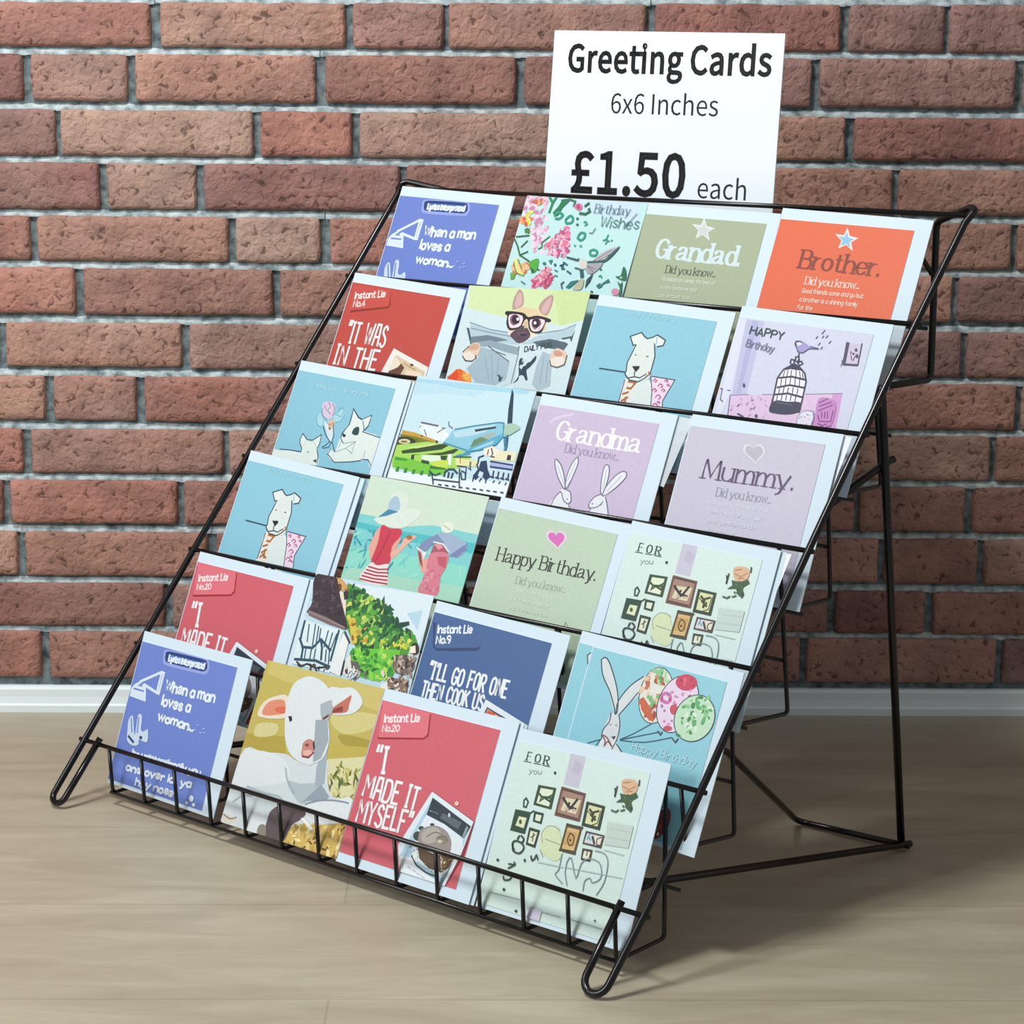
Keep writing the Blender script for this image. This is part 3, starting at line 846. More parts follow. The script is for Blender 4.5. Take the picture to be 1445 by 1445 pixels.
ART['F'] = ('cfe4e8', '''p0|d3e5b0|4 -30 1540 -19 1538 255 1224 340 875 295 528 291 56 227
p0|cbe0a0|994 -10 1545 2 1538 255 1211 340 1102 142
p0|e2cfa4|616 245 699 184 801 185 933 200 1035 247 1066 388 895 477 630 440
p1|b89890|606 214 588 121 612 35 633 13 679 43 719 126 715 173 677 195
p1|d4b0ac|631 192 614 120 634 45 673 65 700 148 674 185
p1|b89890|914 180 941 107 1013 52 1055 66 1065 143 1041 247 969 235
p1|d4b0ac|964 219 957 158 1019 73 1043 103 1023 227
p0|f0d8d0|614 431 661 418 693 478 624 461
p0|f0dcd0|879 428 953 424 953 464 882 478
p1|5a4450|654 475 717 395 782 361 857 398 898 467 789 538
p1|6f5468|742 435 826 420 814 461 763 459
p0|2c2430|853 449 851 455 840 459 824 463 805 464 788 462 775 459 769 454 771 448 782 443 798 440 817 439 834 441 847 444
p1|201824|532 264 547 232 743 239 818 277 925 257 1090 285 1081 316 1044 318 1029 390 1003 426 916 426 860 388 822 308 789 304 760 372 684 412 620 410 574 351 563 279
p1|ecdde2|585 267 746 270 751 363 677 392 620 379
p1|ecdde2|851 302 1018 294 1017 370 973 408 896 401
p0|8a5a78|728 312 730 337 720 358 699 370 672 371 644 361 621 342 607 318 605 293 615 272 636 260 663 259 691 269 714 288
p0|8a5a78|994 334 996 359 986 380 966 392 940 394 913 384 890 364 876 339 874 314 884 292 904 280 931 279 958 289 981 309
p0|2a1a2c|719 308 721 327 713 343 698 353 678 354 657 346 639 331 628 312 626 292 634 276 649 266 669 266 690 273 708 288
p0|2a1a2c|973 326 975 347 968 363 953 373 933 374 913 366 895 351 885 331 883 310 890 294 905 284 925 283 945 291 963 307
p0|f8f4f8|717 303 716 314 705 320 691 315 682 304 683 292 694 287 708 291
p0|f8f4f8|934 328 933 340 922 345 908 341 899 330 901 318 912 313 925 317
s0|f2e0e4|14|662 382 738 343
s0|f2e0e4|14|945 399 1003 345
p0|d8b8a0|791 330 819 318 832 379 804 391
p0|b4ccd6|133 366 391 422 617 441 668 479 794 553 534 537 174 516
p0|b4ccd6|1399 316 1271 378 987 452 815 542 1151 504 1372 432
s0|7e98a6|10|127 367 391 422 616 439
s0|7e98a6|9|1399 316 1271 376 980 432
s0|7e98a6|10|154 423 401 452 654 475
p0|6a808e|166 511 384 479 546 496 655 515 509 539 350 568 212 586
p0|8fa6b2|205 566 427 528 788 574 817 662 421 584 326 610
p0|44586a|100 420 134 424 187 515 210 596
p0|50646f|944 515 1141 472 1330 494 1364 507 1329 573 1168 562 1042 549
p0|44586a|1271 457 1384 431 1403 371 1395 490 1366 452 1287 471
p0|c8dce2|319 590 814 652 838 917 705 965 344 951 222 830 329 691
p0|a4bac6|335 599 498 621 734 717 743 894 628 961 382 949 231 819 336 711
p0|cfe2e8|798 603 950 535 1198 580 1276 915 1173 970 854 964
p0|aabfca|1093 596 1213 628 1276 915 1150 971 1061 920 1060 726
s0|8ea4b2|8|418 686 534 908
s0|8ea4b2|8|487 662 593 934
s0|8ea4b2|8|588 696 623 873
s0|8ea4b2|8|1120 644 1156 914
s0|8ea4b2|8|1180 679 1221 890
s0|5e7684|10|486 621 665 661
s0|5e7684|10|421 584 722 718
s0|6a8290|11|814 918 814 652 797 563
t|lab|DAILY PUG|2e3e4a|879 614 1177 552|49|11
p1|283c50|842 700 871 674 903 716 885 757 931 744 947 718 1000 691 1027 640 1036 688 985 760 958 791 998 876 975 883 937 842 889 845 889 884 841 924 880 855 864 788
p0|cfe2e8|861 758 879 738 909 755 894 786
p0|a4bac6|896 702 897 714 892 720 883 715 876 703 875 691 880 685 889 690
s0|283c50|10|973 722 1024 650
p0|2c4858|623 853 655 856 676 879 695 863 687 913 658 919 651 881
p1|e4c8b4|190 597 270 562 332 589 334 671 303 693 305 733 232 748 143 703 153 641
p1|cfa890|187 608 260 573 319 590 295 632 205 638
p1|e8e0d4|142 682 225 657 290 694 294 739 219 749
s0|4a3a34|11|143 703 191 745 270 746 317 712 301 688
s0|4a3a34|11|192 602 134 662
p1|e4c8b4|1240 558 1329 573 1385 618 1381 706 1295 740 1216 716 1198 620
p1|cf9a84|1234 578 1323 593 1323 632 1237 627
p1|e8e0d4|1222 657 1334 631 1375 687 1292 731 1227 716
s0|4a3a34|10|1204 678 1230 725 1306 738 1381 706 1385 618
p0|e86a20|18 919 60 891 106 837 156 829 233 859 304 894 331 952 31 953
p0|f0a838|194 862 303 874 331 952 248 938
p0|e04a10|42 912 82 879 121 841 158 904 146 945 40 942
s0|f4c868|9|196 902 265 877
s0|f4c868|9|216 920 301 904''')
ART['N'] = ('cfe2cf', '''p0|7fcfd0|-15 375 179 371 540 421 928 346 1494 352 1497 985 785 1048 -21 1027 -34 606
p0|4fbcc4|-6 455 555 458 885 447 1466 434 1462 527 587 541 -8 504
p0|8edcc8|3 698 634 661 1450 653 1497 985 0 1023
f|3fa8b0 6fcfc8 9ee0d4 3a98a8|60|69|-20 474 1477 463 1467 959 29 986|21|5
p0|a9dcc4|-2 991 75 881 716 870 1479 833 1478 988 582 1068
p0|d9e6da|558 179 563 202 562 224 553 245 538 263 518 277 493 287 465 291 435 289 406 283 379 271 356 254 338 235 325 213 320 190 322 167 330 146 346 128 367 114 392 104 420 100 449 102 478 109 505 121 528 137 546 157
p1|a9c4d8|326 196 391 147 458 209 465 280 387 300 335 275
p1|dbe8dc|226 380 407 297 595 237 745 247 682 351 546 436 314 439 204 407
p0|3f88ac|236 378 338 283 468 288 342 347
p0|e8a898|271 494 314 439 371 639 297 779 229 662
p0|e8a898|556 434 587 541 538 740 481 621 544 484
p1|cc3a50|314 439 426 454 559 442 576 511 511 617 540 772 395 811 313 793 322 679 327 582
s0|a82840|13|438 484 411 633 363 785
p0|e8b4a0|515 680 611 601 621 520 728 471 773 480 712 537 614 664 548 738
p0|a86a4a|723 496 723 505 716 514 703 520 688 523 672 521 659 515 652 507 652 497 659 488 672 482 688 480 703 481 716 487
p1|f0e4e0|316 800 397 814 535 776 533 837 576 973 233 975
s0|b83a54|15|299 840 431 847 546 825
s0|b83a54|15|283 872 421 878 555 859
s0|b83a54|15|268 903 412 908 564 892
s0|b83a54|15|252 935 403 939 573 926
s0|b83a54|15|236 967 393 969 582 959
p0|e4ead8|1177 331 1178 354 1163 375 1136 389 1102 395 1068 390 1040 375 1024 355 1023 332 1038 311 1065 297 1099 291 1133 296 1161 311
s0|b4bca8|9|1044 328 1138 361
p0|7f8eb4|814 584 882 494 1015 411 1177 464 1118 520 991 509 923 598
p1|9fb4cc|1005 412 1193 399 1375 456 1368 542 1288 594 1182 557 1101 476
p0|7886b0|1372 449 1385 509 1306 591 1206 592 1281 525
s0|e8f0f0|12|985 494 1109 498 1192 555
s0|e8f0f0|12|928 613 811 577
p0|a85a68|986 604 997 524 1118 520 1182 557 1201 632 1048 657
p0|e8909c|1003 515 1049 500 1118 520 1071 559
p1|d87f90|986 604 1188 571 1214 692 1181 791 1205 959 978 967 981 856 993 728
p0|c25a68|1075 621 1190 602 1210 708 1122 691
p0|e8a898|823 583 889 619 951 672 978 637 997 791 943 784 873 685
p0|8a4a50|829 598 880 621 951 751 889 698
f|c8687c e49aa8|20|41|985 761 1153 718 1199 944 996 948|22|2
p0|e0ece8|884 605 942 595 932 676''')
ART['R'] = ('c4dfea', '''p0|dcecf4|425 32 1526 -9 1436 457 1039 264
p0|b8d8ea|1212 198 1387 141 1383 329
p0|4f9a3c|425 32 568 52 720 101 812 138 901 165 989 192 1089 257 1236 352 1370 370 1433 447 1284 617 774 643 556 440 415 157
f|2f7a30 5aa83c 8cc858 1f5a34 1a4a2c a8cc60 2c6a38 d0d860|150|77|441 40 720 101 1020 207 1334 376 1369 487 754 587 535 383|31|1.7
f|164a30 1f5a3c|22|82|755 127 901 125 1033 205 1206 298 1352 353 1321 417 914 284|32|2.6
p0|d9c048|535 343 624 329 696 458 725 543 669 571 594 434
f|e0c850 c89a30 8a6a20|14|51|535 343 656 344 793 393 854 532 669 571|33|2
f|d8d840 e8e060 b8c838|22|41|978 472 1315 398 1357 489 1009 565|34|1.4
p0|6cc83c|679 600 1254 525 1265 716 1101 840 841 837 693 715
f|8cdc48 3f9e34 1f6a28 c0e060 2f8a30|70|61|679 600 1211 551 1216 801 906 835 680 678|35|1.8
p0|cfa060|256 -16 333 4 435 61 446 91 355 104 294 51
f|d8b060 a87030 6a4020|12|42|260 -6 439 71 436 103 312 100|36|1.6
p0|e8e0cc|349 126 443 122 509 347 451 335
p0|3a2a20|401 118 449 101 473 169 441 194
p1|3a2c34|4 20 240 -24 376 163 535 383 546 452 405 434 53 376 23 350 53 263
f|4a3a44 2c2028 5a4a52|50|49|16 50 234 -3 483 351 58 314|37|2.4
p0|7a6668|26 340 273 373 546 432 547 454 324 436 52 392
s0|9a8688|12|48 362 310 398 527 435
p0|e0f0f2|23 443 524 465 494 866 -15 854 8 588
s0|285060|26|32 614 27 564 26 452
s0|285060|26|74 688 207 677 282 584 434 664
s0|285060|26|19 616 90 696 104 804
s0|285060|25|282 584 323 658 348 763
s0|285060|25|473 473 466 753
s0|285060|26|24 812 288 783 474 811
s0|2c5a6c|15|90 473 121 630
s0|2c5a6c|15|168 461 200 658
s0|2c5a6c|15|214 474 242 661
s0|2c5a6c|15|247 489 264 607
s0|2c5a6c|15|345 494 345 644
s0|2c5a6c|15|403 505 400 645
s0|2c5a6c|15|458 506 432 660
s0|2c5a6c|15|129 689 143 797
s0|2c5a6c|15|198 688 211 796
s0|2c5a6c|15|249 680 262 787
s0|2c5a6c|15|381 668 406 773
s0|2c5a6c|15|423 671 454 795
p0|f0f2f0|531 484 624 559 629 873 487 848 509 647
s0|2c3a40|18|547 472 637 557
s0|2c3a40|19|59 831 125 860 195 828 312 848 436 817
s0|2c3a40|18|630 726 635 852
f|3a2c24 20180f 5a4a38|14|40|0 821 461 813 456 873 12 889|38|1.6
p0|eae6e0|643 724 686 658 737 767 720 867 657 839
p0|6a6260|705 713 796 708 843 768 844 846 769 820
f|f2f0ea 8a7e78 d8d0c8 4a4240|26|41|650 781 945 761 973 843 726 885|39|2
p0|7a6860|1458 626 1461 647 1456 669 1444 689 1426 706 1402 720 1375 730 1344 735 1313 736 1283 730 1256 721 1233 706 1215 689 1205 669 1202 647 1206 626 1218 606 1236 588 1260 574 1289 564 1319 559 1350 559 1381 564 1408 574 1431 588 1448 606
p0|c8b4a0|1260 582 1293 567 1313 727 1262 707
f|5a4a42 9a8878 d0bca8 3a2c28|36|46|1199 592 1438 543 1492 754 1289 789|40|2.2
p0|8a7460|1186 787 1432 764 1452 902 1207 926
f|e8dccc 4a3830 c8a888|26|48|1101 763 1432 764 1440 904 1156 926|41|1.8
p0|3a2420|1460 482 1463 505 1456 525 1440 537 1420 541 1399 534 1380 518 1368 497 1366 473 1373 453 1388 440 1409 437 1430 444 1448 460
p0|f4ead8|1366 478 1412 460 1438 524 1360 537
p0|f4f0e8|1135 863 1198 823 1244 924 1135 939''')
ART['V'] = ('c3b35a', '''p0|cdbf6e|29 -4 696 -5 1470 0 1530 206 881 151 305 148 39 120
p0|b4a040|-36 691 484 623 546 769 292 811 -3 817
p1|d6cc92|107 577 343 534 344 635 114 692
p1|d4ca84|983 304 1464 232 1456 358 1186 464 989 416
p1|a99a38|1095 481 1496 462 1491 546 1228 568
p0|c2b04c|1058 586 1499 517 1503 626 1058 685
p0|dcd8a8|1050 714 1493 600 1553 945 1194 1019
f|7e8a34 c8c068 e8e0a8 5a6628 a8a850|60|56|1058 782 1460 662 1510 982 1199 1032|51|3.4
p1|d4dee1|33 824 270 808 546 769 744 802 1021 692 1124 895 1231 1012 1474 989 1522 1061 1390 1212 822 1376 592 1509 225 1533 -11 1484 -5 1180
p1|dee6e8|48 836 411 795 604 858 659 988 337 1110 19 1161 14 1002
p1|b4c2c8|659 988 820 984 1043 939 953 1111 890 1152 735 1072
p0|94a3b0|1061 935 1194 1019 1171 1059 972 1107 903 1135 995 1019
p0|a3b1ba|968 561 1017 608 1098 928 998 976 953 817
p1|e4ebed|977 1120 1277 1030 1411 975 1484 1014 1494 1135 1318 1227 1017 1264
p1|ccd7da|201 1138 557 1137 685 1293 611 1505 379 1499 225 1533 83 1306
p1|5e4e52|574 1274 722 1187 972 1204 943 1280 854 1355 801 1519 579 1526 556 1377
p1|dee6e8|312 1344 484 1307 559 1432 511 1513 366 1517
p1|8a8478|477 1436 553 1420 583 1512 485 1526
p1|d8d2c4|11 1436 160 1433 163 1489 40 1501
s1|8a7a68|12|11 1436 107 1458 179 1429
p0|d8b860|833 1498 885 1334 1502 1202 1470 1531
f|e8cc80 b8923c 7a5a20 f4e4a8 c8a448|80|61|854 1355 1486 1212 1488 1503 868 1532|52|2.6
p0|f4f4f0|938 1267 975 1259 1122 1325 1090 1345
p1|e8dcc8|72 496 105 373 258 285 379 274 431 446 285 498 143 512
p1|e08e70|120 458 164 363 332 311 393 380 400 423 272 467 154 489
p1|d86a4c|266 403 377 369 400 423 300 433
p1|dfe7e9|827 117 975 85 1103 59 1220 106 1270 182 1173 284 908 317
p1|c4705c|948 267 1052 178 1119 124 1123 208 1113 280 930 320
p0|8a3c30|954 281 1055 234 1073 280 949 317
p1|dee6e8|382 281 408 145 520 65 637 49 773 83 872 152 944 282 935 383 1014 552 995 725 865 799 744 802 603 758 496 650 406 436
p0|aab5be|787 267 903 204 954 281 931 398 877 436 815 334
p0|9fabb5|785 410 926 385 1005 554 976 728 894 773 848 612
p0|6a3a34|855 384 923 329 925 357 879 393
p0|1c1c1c|450 442 491 432 512 467 490 490
p1|c8887c|716 637 759 593 818 589 868 636 867 707 824 751 741 746 723 678
p0|4a2420|837 586 875 649 863 673 829 615
p0|8a4038|796 639 792 649 775 657 755 657 744 649 747 638 765 631 785 631
p1|e8b4ac|744 703 835 678 848 711 779 738
s0|7a3028|15|753 750 832 745 871 692
s0|d8dce0|12|744 802 867 806 976 728
s1|a9b8bf|15|201 1138 417 1151 600 1142 698 1178
s1|a9b8bf|15|596 888 659 988 778 1077
s1|a9b8bf|15|83 1306 177 1229 294 1205
s1|8a98a2|13|946 1140 1098 1074 1280 1036 1431 1025''')
ART['B'] = ('bfe6e6', '''p0|c8e0f0|266 0 1362 0 1416 182 828 136
f|dca8c4 e8c4d8 c88aac f0d8e4|120|62|-12 -6 244 1 376 316 452 545 285 575 198 382 29 245|61|1.5
f|d8a0b8 e87898 f0b0c8 b85a88 f4d0dc|110|58|423 440 637 273 700 563 476 579|62|2.2
f|e890a8 d05a7c f4b8c4 b0406c|95|55|360 852 508 691 611 788 564 896 383 912|63|2
f|e8784c f0a070 d8583c|12|59|-1 228 112 222 140 294 39 300|64|1.6
f|e8e080 c8d860|10|51|64 159 147 164 144 303 74 242|65|1.6
f|e0a878 c8784c e8c090|24|66|39 700 99 678 271 683 272 771 137 800|66|2
f|e8b08c c86a4c|10|43|85 37 217 21 231 85 118 91|67|1.6
p0|cc6a50|166 56 163 73 143 81 118 76 102 59 105 42 125 34 150 40
s0|2a8a58|27|292 8 346 61 336 154
s0|2a8a58|27|370 4 346 61
p1|1f7a50|458 27 545 23 484 100 449 184 384 160 426 94
s0|2a7a54|21|447 28 542 14 614 29 609 75
s1|2a9a80|25|416 186 435 148 511 171 481 210 437 212
s1|2a9a80|24|568 205 601 175 640 191 646 236 584 249 560 214
s1|2a9a80|24|769 363 790 331 842 341 842 385 806 405 764 381
s1|2a9a80|23|958 501 995 485 1044 503 1035 539 977 539 958 501
s0|2a9a80|16|790 228 803 218 834 243 812 258
s0|2a9a80|16|1078 387 1106 377 1117 332
s0|2a9a80|15|1115 420 1129 384 1148 392
s0|2a9a80|15|1172 386 1179 376
s0|2a9a80|16|699 202 703 206
s0|2a9a80|16|718 255 722 259
s0|2a9a80|15|1147 737 1164 727 1182 747
p0|1f6a5c|716 196 714 206 704 210 692 207 684 198 685 188 695 184 708 187
p0|1f6a5c|735 254 733 264 723 269 711 265 703 256 704 247 714 242 727 245
p0|5aaaa0|774 461 773 469 765 474 755 471 748 462 749 454 757 449 767 452
p0|5aaaa0|848 460 847 470 836 475 823 472 814 462 816 452 826 447 840 451
p1|d8789c|616 65 675 44 720 78 701 115 640 100
p0|b04a78|695 79 695 99 681 107 662 100 648 82 648 62 662 54 682 61
s0|1f6a48|26|710 142 778 147 822 118 802 92
s0|1f6a48|26|749 67 783 38
s0|2f6a3c|15|-12 432 69 518 126 604 246 649 414 734
s0|2f6a3c|15|20 425 171 402
s0|2f6a3c|14|117 523 170 456
s0|2f6a3c|14|126 604 212 562
s0|2f6a3c|15|121 332 113 369 161 375
p0|3f8a3c|91 343 154 330 164 384 116 378
p1|4fae3c|275 665 370 622 389 727 359 765 313 733
p0|1f6a2c|292 708 374 746 341 775
p1|e4e08c|77 679 107 641 182 743 260 799 181 796
s1|5a7a2c|9|82 679 152 781 250 800
s1|5a7a2c|9|122 649 204 741
p0|6aa83c|75 787 144 790 143 844 103 856
s0|5a7a50|12|333 526 370 506 353 462 428 394
s0|1f5a6c|16|654 672 690 651 688 704
s0|1f5a6c|16|684 634 735 657
s0|1f5a6c|16|678 678 719 702
s0|1f5a6c|16|757 716 808 738
p0|1f7a78|480 663 478 674 465 680 448 676 437 666 439 655 453 649 470 652
p0|1f5a6c|607 666 607 678 598 683 586 679 577 669 578 657 586 652 599 656
p0|2f8a78|496 631 546 618 544 671
s0|2f7a88|12|707 580 843 596
s0|2f7a88|12|606 719 643 729
s0|2f7a88|12|625 770 660 776
s0|2f7a88|12|241 862 294 884
p1|b4b4b8|1018 609 1077 536 1161 478 1291 430 1259 488 1173 572 1062 615
p1|2a5a60|1197 519 1291 430 1255 506 1161 599 980 621 953 606 1094 586 1170 564
p1|a4a4a8|941 632 1062 615 1154 608 1092 699 1016 722 970 682
s0|6a6a70|7|1025 600 1213 474
s0|6a6a70|7|1059 606 1249 489
s0|6a6a70|7|978 647 1083 673
s0|6a6a70|7|995 663 1071 700
p1|d4d4c8|870 612 914 587 966 613 967 674 915 678
s0|3a4a50|14|708 584 846 605 855 587
p0|1f5a68|902 687 939 685 976 759 938 771
p0|2a7a78|795 877 836 813 934 788 840 882
p0|1f4a50|1016 782 1074 708 1063 795 1025 866
p1|b8b89c|884 887 944 787 985 784 987 878
s0|4a5a5c|14|757 889 731 848 754 824
s0|4a5a5c|14|841 679 896 684 914 704
s0|2a7a6c|17|1185 844 1159 829 1183 810 1209 825 1185 844
s0|2a7a6c|17|1213 808 1270 761
s0|2a7a6c|17|1248 788 1285 777
p1|1f6a4c|1398 624 1439 654 1469 745 1409 750 1339 722 1396 709
p0|8fd0b8|1427 727 1424 735 1411 739 1396 737 1388 730 1391 723 1404 719 1419 721
p1|1f6a4c|1375 769 1423 791 1435 764 1466 887 1445 914 1427 832
p0|d888a8|1434 865 1434 879 1426 892 1409 899 1389 901 1369 897 1352 886 1343 873 1343 858 1351 846 1368 838 1388 836 1408 841 1425 851
s0|1f6a4c|19|1107 889 1123 892
s0|1f6a4c|19|1115 943 1239 940
s0|5a6a74|9|891 329 928 326 948 276
p0|2a6a5c|1160 666 1158 674 1148 679 1135 676 1127 668 1129 660 1139 655 1152 658
t|serif|Birthday|5f7a88|880 128 1294 127|89|8
t|hand|Wishes|4f7484|991 260 1440 255|106|9
s0|4f7484|8|1283 252 1380 105''')
POSE = {
    'A': (6, (0.0630, 0.4114, 0.5621), 1.1877, 0.0338),
    'B': (6, (0.2297, 0.4139, 0.5683), 1.1712, 0.0175),
    'C': (6, (0.3766, 0.4095, 0.5570), 1.1976, 0.0238),
    'D': (6, (0.5247, 0.4101, 0.5588), 1.1932, 0.0302),
    'E': (5, (0.0570, 0.3484, 0.4777), 1.1865, 0.0524),
    'F': (5, (0.2113, 0.3511, 0.4842), 1.1740, -0.0245),
    'G': (5, (0.3698, 0.3480, 0.4766), 1.1891, 0.0386),
    'H': (5, (0.5269, 0.3482, 0.4771), 1.1861, 0.0336),
    'I': (4, (0.0430, 0.2861, 0.3934), 1.1762, 0.0447),
    'J': (4, (0.2010, 0.2899, 0.4023), 1.1499, 0.0097),
    'K': (4, (0.3560, 0.2849, 0.3905), 1.1856, 0.0261),
    'L': (4, (0.5233, 0.2844, 0.3891), 1.1887, 0.0074),
    'M': (3, (0.0357, 0.2233, 0.3096), 1.1757, 0.0552),
    'N': (3, (0.2015, 0.2254, 0.3147), 1.1650, 0.0121),
    'O': (3, (0.3627, 0.2216, 0.3055), 1.1826, 0.0361),
    'P': (3, (0.5091, 0.2210, 0.3040), 1.1908, 0.0269),
    'Q': (2, (0.0334, 0.1577, 0.2178), 1.1970, 0.0221),
    'R': (2, (0.1916, 0.1625, 0.2298), 1.1789, -0.0153),
    'S': (2, (0.3440, 0.1582, 0.2192), 1.1862, 0.0345),
    'T': (2, (0.5216, 0.1582, 0.2190), 1.1958, 0.0329),
    'U': (1, (0.0173, 0.1003, 0.1466), 1.2265, 0.0096),
    'V': (1, (0.1866, 0.1056, 0.1576), 1.1525, -0.0066),
    'W': (1, (0.3349, 0.1021, 0.1496), 1.1519, -0.0018),
    'X': (1, (0.4905, 0.1003, 0.1459), 1.1767, -0.0137),
}
